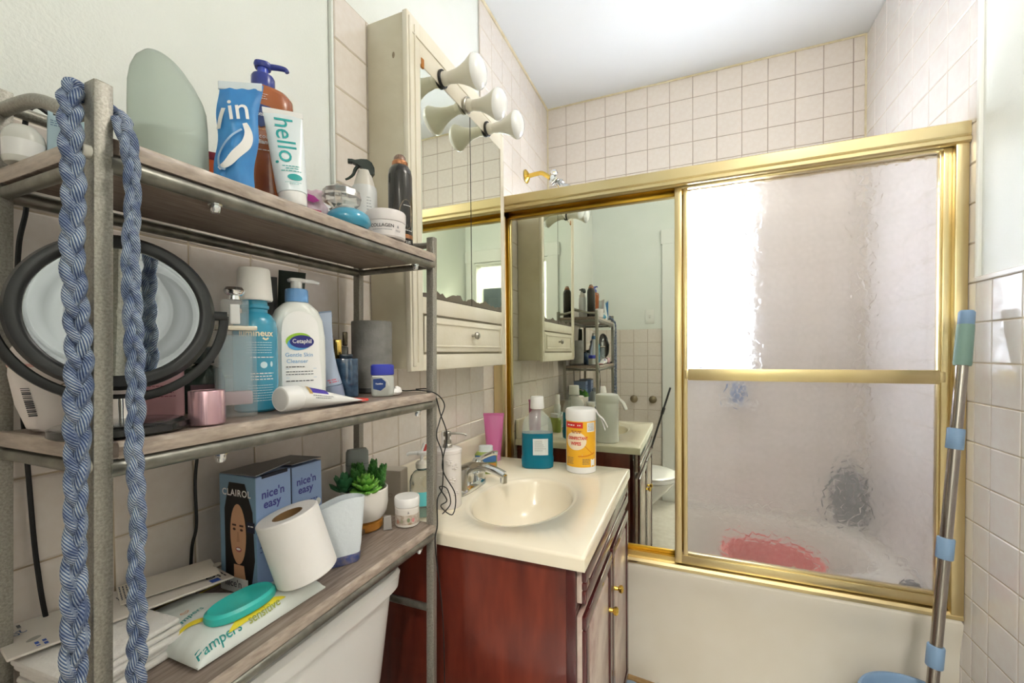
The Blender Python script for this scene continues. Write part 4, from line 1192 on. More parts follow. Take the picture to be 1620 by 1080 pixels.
blob([(-.006, .0275), (.010, .0275), (.010, .020), (-.006, .020)], pl('blue_print', '#3458B4', .5), t, lf2)

# round make-up mirror on a U bracket
t = thing('makeup_mirror', 'round black framed make-up mirror on the middle shelf', 'mirror', (-.562, .2575, Tm), rz=D(60.5))
Rm, zc = .0835, .1275
MROT = Matrix.Translation((0, 0, zc)) @ Matrix.Rotation(D(-7), 4, 'X')
def mirr(sh_): return [tuple(MROT @ Vector(p)) for p in sh_[0]], sh_[1]
facing = lambda pr, sg=72: mirr(xf(lathe(pr, sg, closed_ends=False), (0, 0, 0), (pi / 2, 0, 0)))
build('ring_frame', facing([(.0685, -.004), (.0685, .007), (.070, .0085), (.074, .0095), (.080, .0085), (Rm, .004), (Rm, -.003), (.080, -.0075), (.074, -.009), (.0685, -.007), (.0685, -.004)], 72), BLACKS, t)
cap_ = lathe([(.0, .0022), (.02, .0024), (.04, .0030), (.055, .0038), (.069, .0048)], 64, closed_ends=False)
build('mirror_glass', mirr(xf(cap_, (0, 0, 0), (pi / 2, 0, 0))), M('make_up_mirror', '#EDF2F0', .01, metal=1), t, angle=3)
build('back_disc', mirr(xf(lathe([(0, -.006), (.069, -.006), (.069, -.0065), (0, -.0065)], 48), (0, 0, 0), (pi / 2, 0, 0))), BLACKS, t)
Ra = .0925
arc_ = [(Ra * cos(a), 0, zc + Ra * sin(a)) for a in (D(180 + 180 * k / 40) for k in range(41))]
build('bracket', tube(arc_, .0033, 10, sx=1.5, sy=.75), BLACKS, t)
for sgn in (-1, 1):
    build('pivot', tube([(sgn * (Rm - .004), 0, zc), (sgn * (Ra + .003), 0, zc)], .0055, 16), BLACKS, t)
build('stem', lathe([(0, .010), (.010, .010), (.0115, .012), (.0115, .036), (.0, .0365)], 28), CHROME, t)
build('base', lathe([(0, 0), (.054, 0), (.0565, .002), (.0565, .008), (.052, .0105), (.02, .0125), (0, .0125)], 56), pl('base_black', '#2A2B2C', .18, coat=.4), t)

# pink toner bottle
t = thing('pink_bottle', 'translucent pink bottle behind the mirror stem on middle shelf', 'bottle', (-.642, .335, Tm), rz=D(62))
PNK = pl('pink_plastic', '#D9A9AF', .3, coat=.2)
build('body', loft([(0, .0235, .014, 4), (.003, .0255, .016, 4), (.088, .0255, .016, 4), (.098, .018, .012, 3), (.102, .010, .009, 2)], 40), PNK, t)
build('cap', lathe([(0, .101), (.0105, .101), (.0105, .122), (0, .122)], 24), WHITE, t)
pfp = lambda u, w: (u, -.0166, w)
blob([(.006, .066), (.018, .066), (.018, .074), (.006, .074)], pl('leaf_green', '#7FB24C', .5), t, pfp)
para(-.012, .018, .056, 2, .004, pl('rose_ink', '#8E4B58', .6), t, pfp, .0011)
para(-.018, .018, .042, 4, .0045, pl('rose_ink', '#8E4B58', .6), t, pfp, .0010)

# dark green glass perfume
t = thing('green_perfume', 'dark green glass perfume bottle behind the pink metal cap', 'perfume', (-.648, .392, Tm), rz=D(58))
GRG = M('dark_green_glass', '#51685F', .06, trans=.6, ior=1.4)
build('flask', loft([(0, .022, .014, 3), (.003, .025, .016, 3), (.045, .027, .017, 3), (.062, .022, .015, 2.6), (.068, .009, .009, 2)], 32), GRG, t)
build('cap', loft([(.068, .008, .008, 2), (.070, .014, .012, 3), (.092, .015, .013, 3), (.094, .012, .010, 3)], 28), pl('dark_gloss', '#2E3A36', .1, coat=.6), t)
build('label_plate', rbox(-.014, .014, -.0178, -.0165, .018, .040, .0005, 1), pl('plum_label', '#6A5058', .3), t)

# pink metal cap
t = thing('pink_metal_cap', 'pink metallic cylinder cap at the edge of the middle shelf', 'cap', (-.527, .323, Tm))
PMET = pl('pink_metal', '#CBA6B0', .25, metal=.75)
build('shell', lathe([(0, 0), (.0175, 0), (.0182, .001), (.0182, .0388), (.0176, .0398), (.0168, .0396), (.0165, .0385), (0, .0382)], 40), PMET, t)
build('top_disc', lathe([(0, .0384), (.0160, .0386), (.0160, .0393), (0, .0393)], 32), PMET, t)

# clear glass perfume with pale liquid
t = thing('clear_perfume', 'tall clear square perfume bottle with silver topped cap on middle shelf', 'perfume', (-.553, .376, Tm), rz=D(63))
gl_o = rbox(-.0225, .0225, -.0140, .0140, 0, .1130, .0030, 3)
PG = M('perfume_glass', '#E8F0F2', .03, alpha=.16, coat=.8)
build('glass_body', gl_o, PG, t)
build('perfume_liquid', rbox(-.0178, .0178, -.0098, .0098, .016, .034, .002, 2), M('pale_pink_liquid', '#D9BCC4', .05, alpha=.5), t)
build('inner_wall', rbox(-.0180, .0180, -.0100, .0100, .0345, .108, .002, 2), M('pale_glass_blue', '#B4D4E4', .05, alpha=.28), t)
build('collar', rbox(-.0235, .0235, -.0150, .0150, .1132, .1195, .0015, 2), pl('champagne', '#D9D2C2', .2, metal=.7), t)
build('clear_cap', rbox(-.0150, .0150, -.0110, .0110, .1197, .154, .002, 2), PG, t)
build('inner_tube', rbox(-.0055, .0055, -.004, .004, .122, .148, .001, 1), WHITEG, t)
build('top_knob', lathe([(0, .154), (.008, .154), (.007, .159), (.011, .162), (.0125, .166), (.010, .170), (0, .1705)], 28), CHROME, t)

# teal mouthwash bottle
t = thing('teal_mouthwash_bottle', 'teal mouthwash bottle with tall white cap on the middle shelf', 'bottle', (-.588, .430, Tm), rz=D(52))
TEALB = pl('teal_bottle', '#3D9CBC', .22, coat=.4, var='#3790B0', vscale=5)
build('body', lathe([(0, 0), (.026, 0), (.0285, .003), (.0288, .118), (.027, .130), (.022, .139), (.0165, .143), (.0165, .1475), (.0185, .149), (.0185, .153), (.0165, .155), (.016, .162)], 44), TEALB, t)
build('cap', lathe([(0, .1605), (.0225, .1605), (.0235, .163), (.0205, .205), (.0195, .207), (0, .2075)], 40), pl('cap_white', '#EDEBE6', .5), t)
CRI = pl('cream_ink', '#F2E9C8', .5)
LTI = pl('light_cyan_ink', '#CFE9F0', .5)
text('lumineux', .0125, CRI, t, wrap(.0291, .002, .112), bold=.0003)
ribbon([(.010, .1055), (.014, .1035), (.018, .1055)], .0012, CRI, t, wrap(.0291), 'smile_mark')
para(-.010, .026, .099, 5, .0036, LTI, t, wrap(.0291), .0008, .1)
lines([(-.006, .026, .078)], WHITEINK, t, wrap(.0291), .0013)
blob(ell(.011, .067, .0047, .0047, 20), LTI, t, wrap(.0291))
blob(ell(.022, .068, .002, .004, 14), LTI, t, wrap(.0291))
para(-.006, .026, .055, 3, .0042, WHITEINK, t, wrap(.0291), .0014, .15)
para(-.010, .026, .038, 7, .0036, LTI, t, wrap(.0291), .0008, .15)

# big white pump cleanser
t = thing('cleanser_pump_bottle', 'white skin cleanser pump bottle with blue collar on middle shelf', 'bottle', (-.583, .498, Tm), rz=D(62))
CLW = pl('cleanser_white', '#E6E9E4', .3, coat=.2)
build('body', loft([(0, .038, .020, 3.4), (.003, .0405, .0225, 3.2), (.060, .041, .0235, 3.0), (.110, .0405, .0232, 2.9), (.136, .0375, .022, 2.6), (.152, .031, .020, 2.4), (.162, .021, .0175, 2.1), (.166, .0145, .0145, 2)], 52), CLW, t)
fl2 = lambda u, w: (u, -.0240 * max(0, 1 - min(1, abs(u) / .0415) ** 3.0) ** (1 / 3.0) - .0006, w)
outl = [(-.027, .006), (.027, .006), (.0275, .08), (.0265, .122), (.022, .138), (.012, .147), (0, .1495), (-.012, .147), (-.022, .138), (-.0265, .122), (-.0275, .08)]
def lab_fn(u, w):
    ry = .0238 if w < .11 else .0238 - .0052 * ((w - .11) / .045) ** 1.6
    return (u, -ry * max(0, 1 - min(1, abs(u) / .041) ** 3.0) ** (1 / 3.0) - .0009, w)
lo = smooth_path([(a, b, 0) for a, b in outl + outl[:1]], 5)
build('label_panel', (lambda O: ([lab_fn(p.x * s, .08 + (p.y - .08) * s) for s in (1, .75, .5, .25) for p in O] + [lab_fn(0, .08)],
      [(r * len(O) + i, r * len(O) + (i + 1) % len(O), (r + 1) * len(O) + (i + 1) % len(O), (r + 1) * len(O) + i) for r in range(3) for i in range(len(O))] + [(3 * len(O) + i, 3 * len(O) + (i + 1) % len(O), 4 * len(O)) for i in range(len(O))]))(lo[:-1]), pl('label_white', '#F4F4F2', .35), t)
def lab2(u0=0, w0=0, d=.0006): return lambda u, w: (lambda p: (p[0], p[1] - d, p[2]))(lab_fn(u0 + u, w0 + w))
blob(ell(-.0035, .1035, .0185, .0118, 30, D(8)), pl('lime_ink', '#9CCB3C', .4), t, lab2(d=.0004), 'logo_lime')
blob(ell(-.0012, .1000, .0188, .0112, 30, D(12)), pl('sky_logo', '#57A0D8', .4), t, lab2(d=.0007), 'logo_sky')
blob(ell(.001, .1018, .0175, .0100, 30, D(0)), pl('logo_navy', '#2C2F7E', .3), t, lab2(d=.0012), 'logo_oval')
text('Cetaphil', .0090, WHITEINK, t, lab2(.001, .1022, .0018), bold=.0001, sx=.92)
SKY = pl('sky_ink2', '#6FA9D6', .5)
text('Gentle Skin', .0086, SKY, t, lab2(-.003, .081))
text('Cleanser', .0086, SKY, t, lab2(-.006, .0712))
lines([(-.022, .004, .0625)], INKD, t, lab2(), .0013)
lines([(-.022, .022, .0595), (-.022, .022, .0455)], SKY, t, lab2(), .0004, dash=False)
para(-.022, .021, .0550, 2, .0042, INK, t, lab2(), .0012, .1)
lines([(-.022, .018, .0405)], INKD, t, lab2(), .0013)
ribbon([(.017 + .0035 * cos(a), .0135 + .0035 * sin(a)) for a in (D(20 * k) for k in range(10))], .0004, SKY, t, lab2())
build('pump_collar', lathe([(0, .165), (.0168, .165), (.0172, .167), (.0168, .184), (.0155, .186), (0, .186)], 30), pl('collar_blue', '#6E9FD4', .35), t)
build('pump_stem', lathe([(0, .185), (.0085, .185), (.0085, .1985), (0, .1985)], 20), WHITE, t)
build('pump_spout', join(loft([(.198, .0125, .009, 3), (.2015, .013, .0095, 3), (.2035, .010, .008, 3)], 24), tube([(.006, 0, .2010), (.024, -.001, .2005), (.034, -.002, .1985)], lambda q: .0036 - .0010 * q, 12)), WHITE, t)

# dark tubes behind the cleanser
t = thing('dark_green_tube', 'dark green squeeze tube standing behind the cleanser pump', 'tube', (-.672, .545, Tm), rz=D(45), rot=(0, D(4), D(45)))
build('tube_body', tube_shape(.044, .018, .232, .022), pl('dark_green_tube', '#2E3B33', .35, coat=.2), t)
build('cap', lathe([(0, 0), (.018, 0), (.019, .021), (0, .022)], 28), BLACK, t)
blob([(.004, .190), (.016, .165), (.014, .210), (.004, .222)], pl('leaf_print', '#3F7A4A', .5), t, tube_front(.056, .020, .232, .022))
t = thing('black_tube', 'slim black tube standing behind the teal mouthwash', 'tube', (-.665, .510, Tm), rz=D(52))
build('tube_body', tube_shape(.030, .012, .215, .02), BLACKS, t)
build('cap', lathe([(0, 0), (.0115, 0), (.012, .019), (0, .02)], 24), BLACK, t)

# slumped pale blue tube
t = thing('pale_blue_tube', 'slumped pale blue translucent tube beside the cleanser pump', 'tube', (-.582, .572, Tm + .0028), rz=D(60), rot=(0, D(-9), D(60)))
PBT = pl('pale_blue_tube', '#A9B7CC', .3, coat=.3)
build('tube_body', warp(tube_shape(.040, .0185, .150, .024), lambda x, y, z: (x * (1 - .25 * sin(pi * min(1, max(0, (z - .02) / .13)))), y * .8 + .006 * sin(z * 30), z)), PBT, t)
build('cap', lathe([(0, 0), (.0180, 0), (.0188, .002), (.0175, .022), (0, .024)], 30), pl('smoky_cap', '#8E9AB4', .25, coat=.3), t)
build('crimp', rbox(-.0205, .0205, -.0014, .0014, .142, .153, .0005, 1), pl('crimp_blue', '#7C8CA2', .35), t, (0, -.003, 0))
lines([(-.010, .006, .034), (-.008, .008, .030)], pl('red_print', '#C86A78', .5), t, tube_front(.034, .0185, .150, .024), .002)

# gold perfume, navy box
t = thing('gold_perfume', 'small gold and black perfume bottle against the tiles', 'perfume', (-.668, .668, Tm), rz=D(44))
build('bottle', rbox(-.020, .020, -.013, .013, 0, .098, .003, 2), pl('dark_amber', '#3A3428', .1, coat=.6), t)
build('gold_band', rbox(-.0075, .0075, -.0145, .0145, .070, .112, .002, 2), pl('gold_bright', '#D9B868', .15, metal=1), t)
build('cap', join(rbox(-.019, -.009, -.011, .011, .099, .122, .002, 2), rbox(.009, .019, -.011, .011, .099, .128, .002, 2)), pl('dark_bronze', '#5A5040', .25, metal=.7), t)
t = thing('black_lipstick', 'slim black lipstick tube behind the navy glass block', 'lipstick', (-.655, .615, Tm))
build('case', lathe([(0, 0), (.010, 0), (.010, .075), (0, .075)], 24), BLACKS, t)
build('cap', lathe([(0, .075), (.0094, .075), (.0094, .128), (.0085, .130), (0, .130)], 24), BLACKS, t)
t = thing('navy_glass_block', 'navy marbled glass perfume block on the middle shelf', 'perfume', (-.613, .634, Tm), rz=D(42))
build('block', rbox(-.0215, .0215, -.0185, .0185, 0, .074, .003, 2), pl('navy_marble', '#22374F', .1, coat=.6, var='#3D5A78', vscale=70), t)
build('stopper', rbox(-.012, .012, -.010, .010, .0742, .082, .002, 2), pl('navy_cap', '#1C2836', .2), t)

# grey concrete cylinder
t = thing('grey_canister', 'grey concrete-look cylinder at the far end of the middle shelf', 'canister', (-.640, .738, Tm))
GRC = pl('grey_concrete', '#8D8C88', .7, var='#7A7976', vscale=30, bump=.15, bscale=150)
build('wall', lathe([(0, 0), (.040, 0), (.0425, .003), (.0425, .150), (.0415, .1525), (.0375, .1525), (.0365, .149), (.0365, .012), (0, .010)], 48), GRC, t)
build('base_ring', lathe([(.0425, .001), (.0435, .002), (.0435, .010), (.0425, .011)], 48, closed_ends=False), pl('canister_base', '#4A4B4C', .4), t)

# petroleum jelly jar
t = thing('petroleum_jelly_jar', 'small jar with blue lid and cloudy contents near the rack post', 'jar', (-.558, .672, Tm), rz=D(40))
JEL = M('cloudy_jelly', '#DCDFD6', .35, trans=.35, ior=1.3)
build('jar', loft([(0, .0195, .0165, 4), (.003, .0215, .0185, 4), (.036, .0215, .0185, 4), (.042, .0190, .0165, 3)], 36), JEL, t)
LIDB = pl('lid_blue', '#3C46B8', .3, coat=.3)
build('lid', loft([(.041, .0212, .0182, 3.4), (.043, .0222, .0190, 3.4), (.059, .0220, .0188, 3.4), (.0615, .0195, .0165, 3.2)], 40), LIDB, t)
fj = flat(.0190)
blob([(-.0175, .034), (-.002, .035), (.006, .028), (.005, .018), (-.004, .011), (-.0175, .015)], pl('navy_label', '#24407E', .35), t, fj)
text('Vaseline', .0042, WHITEINK, t, flat(.0194, -.0065, .0245), bold=.0001)
ribbon([(-.019, .0385), (-.004, .0385), (.008, .031), (.012, .02)], .0008, WHITEINK, t, flat(.0192))

# toothpaste lying along the edge
t = thing('lying_toothpaste', 'white toothpaste tube lying along the edge of the middle shelf', 'tube', (-.527, .420, Tm + .0182), rz=0)
tb = tube_shape(.038, .0165, .150, .026)
conv = lambda sh_: warp(sh_, lambda x, y, z: (-y * 1.0 + .0, z, x * (1 - .25 * min(1, z / .15)) - .0100 * min(1, max(0, (z - .02) / .13))))
def lay(x, y, z):      # local tube axis z becomes world +y; the flat crimp lies down on the shelf
    q = min(1, max(0, (z - .026) / .124))
    return (x * (1 - .1 * q), z, y - .0165 * q)
build('tube_body', warp(tb, lay), pl('white_tube2', '#EDEDEA', .3, coat=.2), t)
build('cap', warp(lathe([(0, 0), (.0165, 0), (.0178, .002), (.0180, .026), (.0165, .028), (0, .028)], 36), lambda x, y, z: (x, z, y)), WHITE, t)
build('cap_face', warp(lathe([(0, -.0006), (.0145, -.0006), (.0155, .0008), (0, .0008)], 32), lambda x, y, z: (x, z, y)), pl('cap_face', '#D9D8D4', .5), t)
def lie(u, w):         # u along the tube, w around it (up the camera side)
    q = min(1, max(0, (u - .026) / .124))
    rr_ = .0165 * (1 - q ** 1.3) + .0008
    a = w / .0165
    return ((.0165 + .0025 * q) * cos(a) * 1.02, u, rr_ * sin(a) * 1.05 - .0165 * q + .0006)
patch(.042, .072, .008, .019, pl('violet_print', '#4A3AA8', .4), t, lie, 'violet_band', 8, 6)
patch(.036, .042, .006, .021, pl('gold_print', '#C8A868', .4, metal=.4), t, lie, 'gold_band', 2, 6)
lines([(.042, .080, .004), (.046, .075, .0005)], INK, t, lie, .001)
build('red_crimp', rbox(-.0170, .0170, .142, .158, -.0182, -.0140, .0008, 1), pl('red_tip', '#E2463C', .4), t)
t = thing('tissue_scrap', 'crumpled white tissue scrap beside the petroleum jelly jar', 'tissue', (-.540, .690, Tm))
_rs = random.Random(4)
build('scrap', warp(lathe([(0, 0), (.009, .001), (.011, .006), (.008, .012), (.003, .015), (0, .0152)], 9), lambda x, y, z: (x * (1 + .3 * sin(40 * z * 50 + x * 300)), y * (1.1 + .3 * sin(x * 500)), z * (1 + .2 * sin(y * 400)))), PAPER, t, smooth=False)

# the boards are not quite level: set everything down on the board under it
for o in list(COL.objects):
    if o.parent is None and 'category' in o and -.72 < o.location.x < -.49 and .2 < o.location.y < .78:
        q = (o.location.y - .21) / .56
        if abs(o.location.z - T_) < .002: o.location.z += .005 * q
        elif abs(o.location.z - Tm) < .0005: o.location.z -= .002 * q

# ================================================================ BOTTOM SHELF
Tb = ZB + .0016
zb = lambda y: ZB + .0016 + .010 * (y - .205) / .565
# stack of folded white cloths
t = thing('folded_cloth_stack', 'stack of folded white waffle cloths at the near end of bottom shelf', 'cloth stack', (-.640, .270, zb(.25)), rz=D(4))
CLO = pl('waffle_cloth', '#E9E7E3', .9, bump=.5, bscale=130)
for k in range(5):
    rnd = random.Random(k)
    dx, dy = rnd.uniform(-.003, .003), rnd.uniform(-.003, .003)
    build('folded_cloth', warp(rbox(-.052 + dx, .052 + dx, -.055 + dy, .055 + dy, k * .0082, k * .0082 + .0080, .0036, 2), lambda x, y, z: (x, y, z + .0012 * sin(x * 130 + k) * sin(y * 90))), CLO, t)
# long printed card
t = thing('printed_card', 'long white printed card lying over the folded cloths and wipes', 'card', (-.692, .318, zb(.32) + .041), rot=(D(-3.0), 0, D(-9)))
build('card', rbox(-.044, .044, -.112, .110, 0, .003, .0008, 1), CARD, t)
tf = top(.0034)
lines([(-.036, -.024, -.092), (-.036, -.022, -.098)], INK, t, tf, .003)
text('200', .014, NAVYINK, t, top(.0034, -.012, -.098, D(-60)), sx=.9)
blob(ell(.016, -.088, .007, .004, 16, D(-60)), pl('grey_print', '#A8A49C', .7), t, tf, 'punch_mark')
lines([(.026, .040, -.082), (.026, .038, -.088)], pl('blue_print', '#3458B4', .5), t, tf, .0032)
blob([(-.040, .075), (-.004, .075), (-.004, .098), (-.040, .098)], pl('grey_print2', '#8B8782', .7), t, tf, 'barcode_panel')
lines([(-.037 + 0, -.007, .078 + k * .0033) for k in range(6)], INKD, t, top(.0037), .0013, dash=False)
lines([(.002, .034, .104), (.002, .030, .098)], INKD, t, tf, .002)
for k in range(4):
    ribbon([(.004 + .006 * k + .0035 * cos(a), .088 + .005 * sin(a)) for a in (D(40 * q) for q in range(10))], .0008, INKD, t, tf, 'care_symbol')
blob([(.030, .082), (.041, .082), (.041, .094), (.030, .094)], pl('blue_print', '#3458B4', .5), t, tf)
para(-.020, .036, .010, 5, .0042, INK, t, tf, .0013)
# paper tag with two slits on the card
t = thing('paper_tag', 'cream paper tag with small slits resting on the printed card', 'tag', (-.690, .372, zb(.37) + .0415), rot=(D(-2), D(2), D(-20)))
TAGP = pl('tag_paper', '#E4DCD0', .8)
build('tag', warp(rbox(-.030, .030, -.060, .050, .0022, .0032, .0003, 1), lambda x, y, z: (x, y, z + .004 * max(0, (y - .02) / .035) ** 2)), TAGP, t)
tg = lambda u, w: (u, w, .0037 + .004 * max(0, (w - .02) / .035) ** 2)
for u, w in ((-.017, .043), (.018, .040)):
    blob(ell(u, w, .0012, .0045, 12, D(-25)), INKD, t, tg, 'slit')
blob(ell(0, .052, .007, .005, 16), pl('thumb_cut', '#B9B2A6', .8), t, tg, 'thumb_cut')
for k, (a, b) in enumerate(((-.012, .012), (-.016, .016), (-.005, .005), (-.014, .012), (-.017, .015), (-.005, .004))):
    lines([(a, b, .032 - k * .0062)], INK, t, tg, .0017)
for (w0, hh) in ((-.018, .018), (-.043, .016)):
    para(-.024, .024, w0, 5, .0036, INK, t, tg, .0015, .15)

# wet wipes pack
t = thing('wet_wipes_pack', 'white soft wet wipes pack with turquoise lid on bottom shelf', 'wipes pack', (-.613, .402, zb(.40)), rz=D(90))
WPK = pl('wipes_film', '#E6EDE8', .3, coat=.25, bump=.2, bscale=26)
def pack_h(a, b):      # a along, b across, in 0..1
    e = max(0, 1 - abs(2 * a - 1) ** 5) * max(0, 1 - abs(2 * b - 1) ** 4)
    return .021 * e ** .6 * (1 + .10 * sin(7 * a + 2 * b) + .05 * sin(19 * a) * sin(11 * b)) + .003
PW, PD = .188, .166
def w_back(a):        # the back edge of the slack pack stops short of the hair colour boxes
    q = min(1, max(0, (a - .40) / .24))
    return PD / 2 + (-.014 - PD / 2) * q * q * (3 - 2 * q)
def pk_pt(u, w, lift=.0014):
    a = u / PW + .5
    b = (w + PD / 2) / (w_back(a) + PD / 2)
    return (u, w, pack_h(min(max(a, 0), 1), min(max(b, 0), 1)) + lift)
n_, m_ = 44, 26
V, Fc = [], []
rndp = random.Random(2)
for j in range(m_ + 1):
    for i in range(n_ + 1):
        a, b = i / n_, j / m_
        crk = (.0030 * sin(60 * b + 3) * sin(25 * a) if a < .14 else 0)
        V.append(((a - .5) * PW, -PD / 2 + b * (w_back(a) + PD / 2), pack_h(a, b) + crk))
NV = len(V)
for j in range(m_ + 1):
    for i in range(n_ + 1):
        x, y, z = V[j * (n_ + 1) + i]
        V.append((x, y, max(0.0003, min(z - .002, .0006 + 0.0))))
for j in range(m_):
    for i in range(n_):
        q = (j * (n_ + 1) + i, j * (n_ + 1) + i + 1, (j + 1) * (n_ + 1) + i + 1, (j + 1) * (n_ + 1) + i)
        Fc += [q, tuple(NV + k for k in q[::-1])]
for i in range(n_):
    for j in (0, m_):
        a = j * (n_ + 1) + i
        Fc.append((a, a + 1, NV + a + 1, NV + a))
for j in range(m_):
    for i in (0, n_):
        a, b = j * (n_ + 1) + i, (j + 1) * (n_ + 1) + i
        Fc.append((a, b, NV + b, NV + a))
build('soft_pack', (V, Fc), WPK, t, angle=1.2)
TURQ = pl('turquoise_lid', '#3CC8C0', .3, coat=.2)
lid = xf(loft([(0, .046, .026, 2.3), (.004, .047, .027, 2.3), (.009, .046, .0262, 2.3), (.0125, .042, .0225, 2.3), (.0110, .034, .0160, 2.2), (.0105, .02, .009, 2)], 48), (-.014, -.044, .0225))
build('flip_lid', lid, TURQ, t)
YEL = pl('yellow_print', '#F0DC3C', .4)
GRNI = pl('teal_script', '#2E9C98', .5)
def flow(pts, r, mat, nm='printed_wave'): return ribbon(pts, r, mat, t, lambda u, w: pk_pt(u, w, .0017), nm)
flow([(-.082, -.022), (-.070, -.022), (-.060, -.028), (-.052, -.034), (-.044, -.036)], lambda q: .0045 * sin(pi * (q * .8 + .15)), YEL)
flow([(-.052, -.074), (-.030, -.068), (-.008, -.064), (.012, -.067), (.030, -.075)], lambda q: .0085 * sin(pi * q), YEL)
flow([(.070, -.070), (.086, -.060)], .0026, YEL)
flow([(-.07, .078), (-.02, .079), (.04, .078), (.08, .075)], .0016, YEL)
text('Pampers', .0125, GRNI, t, lambda u, w: pk_pt(-.061 + u * cos(.2) - w * sin(.2), -.006 + u * sin(.2) + w * cos(.2)), bold=.0001, shear=.2)
text('Pampers', .0160, GRNI, t, lambda u, w: pk_pt(-.064 + u, -.0735 + w), bold=.0001, shear=.2)
text('sensitive', .0135, pl('olive_script', '#9FA84A', .5), t, lambda u, w: pk_pt(-.004 + u, -.0745 + w, .0026), bold=.0001, shear=.2)
HRT = pl('heart_orange', '#E8A070', .5)
for (u, w) in ((-.056, .007), (-.052, -.055)):
    flow([(u - .0035, w + .0035), (u - .0045, w + .001), (u, w - .003), (u + .0045, w + .001), (u + .0035, w + .0035), (u, w + .0015), (u - .0035, w + .0035)], .0005, HRT, 'printed_heart')
for (u, w) in ((-.048, -.042), (-.030, -.056)):
    para(u - .008, u + .010, w, 2, .0028, GRNI, t, lambda a, b: pk_pt(a, b), .0010)

# toilet paper roll leaning on the pack
t = thing('toilet_paper_roll', 'tilted white toilet paper roll on the bottom shelf', 'toilet paper', (-.540, .472, zb(.47) + .033), rot=(D(10.3), D(-12), 0))
TPP = pl('tissue_paper', '#EFEDEA', .9, bump=.2, bscale=120)
Rt = .0435
build('roll', lathe([(.0215, .002), (Rt - .002, 0), (Rt, .002), (Rt, .097), (Rt - .002, .099), (.0215, .0975), (.0212, .002)], 56, closed_ends=False), TPP, t)
build('core', lathe([(.0198, .0005), (.0212, .0005), (.0212, .0972), (.0198, .0972), (.0198, .0005)], 36, closed_ends=False), pl('core_card', '#8A6A45', .8), t)

# pale blue nonwoven pouch
t = thing('white_pouch', 'pale nonwoven pouch with dark blue base beside the toilet roll', 'pouch', (-.572, .566, zb(.566)), rz=D(55))
PCH = pl('nonwoven', '#D9E1E6', .85, bump=.2, bscale=160)
def pouch_body(x, y, z):
    k = z / .105
    return (x * (.88 + .20 * k), y * (1 - .25 * k), z + (.006 * sin(x * 50 + 1) + .10 * x * k) * k)
build('bag', warp(loft([(.014, .038, .022, 4), (.03, .0395, .023, 4), (.07, .041, .0225, 3.5), (.1045, .042, .021, 3.2), (.105, .0405, .0195, 3.2), (.085, .039, .018, 3)], 44, caps=False), pouch_body), PCH, t)
build('base', warp(loft([(0, .037, .0215, 4), (.002, .0385, .0222, 4), (.0145, .0392, .0228, 4), (.016, .037, .021, 4)], 44), pouch_body), pl('navy_pattern', '#39508C', .4, var='#7A7484', vscale=120), t)

# hair colour boxes
def face_print(par, fn, w, h):
    SK = pl('skin_print', '#D2A07C', .5)
    HAIR = pl('hair_print', '#1E1A1B', .5)
    blob([(-w * .36, h * .04), (-w * .36, h * .70), (-w * .22, h * .93), (w * .22, h * .93), (w * .42, h * .70), (w * .46, h * .30), (w * .34, h * .04)], HAIR, par, fn(.0003), 'printed_hair')
    blob([(-w * .12, h * .04), (-w * .12, h * .24), (w * .16, h * .24), (w * .24, h * .04)], SK, par, fn(.0006), 'printed_neck')
    blob(ell(w * .02, h * .50, w * .22, h * .255, 26), SK, par, fn(.0008), 'printed_face')
    INKB = pl('brow_print', '#4A2F24', .6)
    for s in (-1, 1):
        lines([(w * (.02 + s * .10) - w * .055, w * (.02 + s * .10) + w * .055, h * .575)], INKB, par, fn(.0011), h * .016, 'printed_brow', dash=False)
        blob(ell(w * (.02 + s * .10), h * .540, w * .042, h * .011, 12), INKB, par, fn(.0011), 'printed_eye')
    blob([(w * .0, h * .52), (w * .04, h * .52), (w * .065, h * .435), (w * -.02, h * .435)], pl('nose_print', '#C08E6C', .5), par, fn(.0010), 'printed_nose')
    blob(ell(w * .03, h * .372, w * .085, h * .022, 16), pl('lip_print', '#B0605C', .5), par, fn(.0010), 'printed_lips')
    blob(ell(w * .03, h * .376, w * .06, h * .010, 14), WHITEINK, par, fn(.0013), 'printed_teeth')
BXB = pl('box_blue', '#97B0DA', .5)
BXT = pl('box_teal', '#7C9EBA', .5)
BXD = pl('box_dark', '#1C2038', .5)
PUR = pl('indigo_ink', '#4C4F9E', .5)
bxl = ('light blue hair colour box with portrait, nearer of two against the tiles', 'light blue hair colour box partly hidden behind the portrait box')
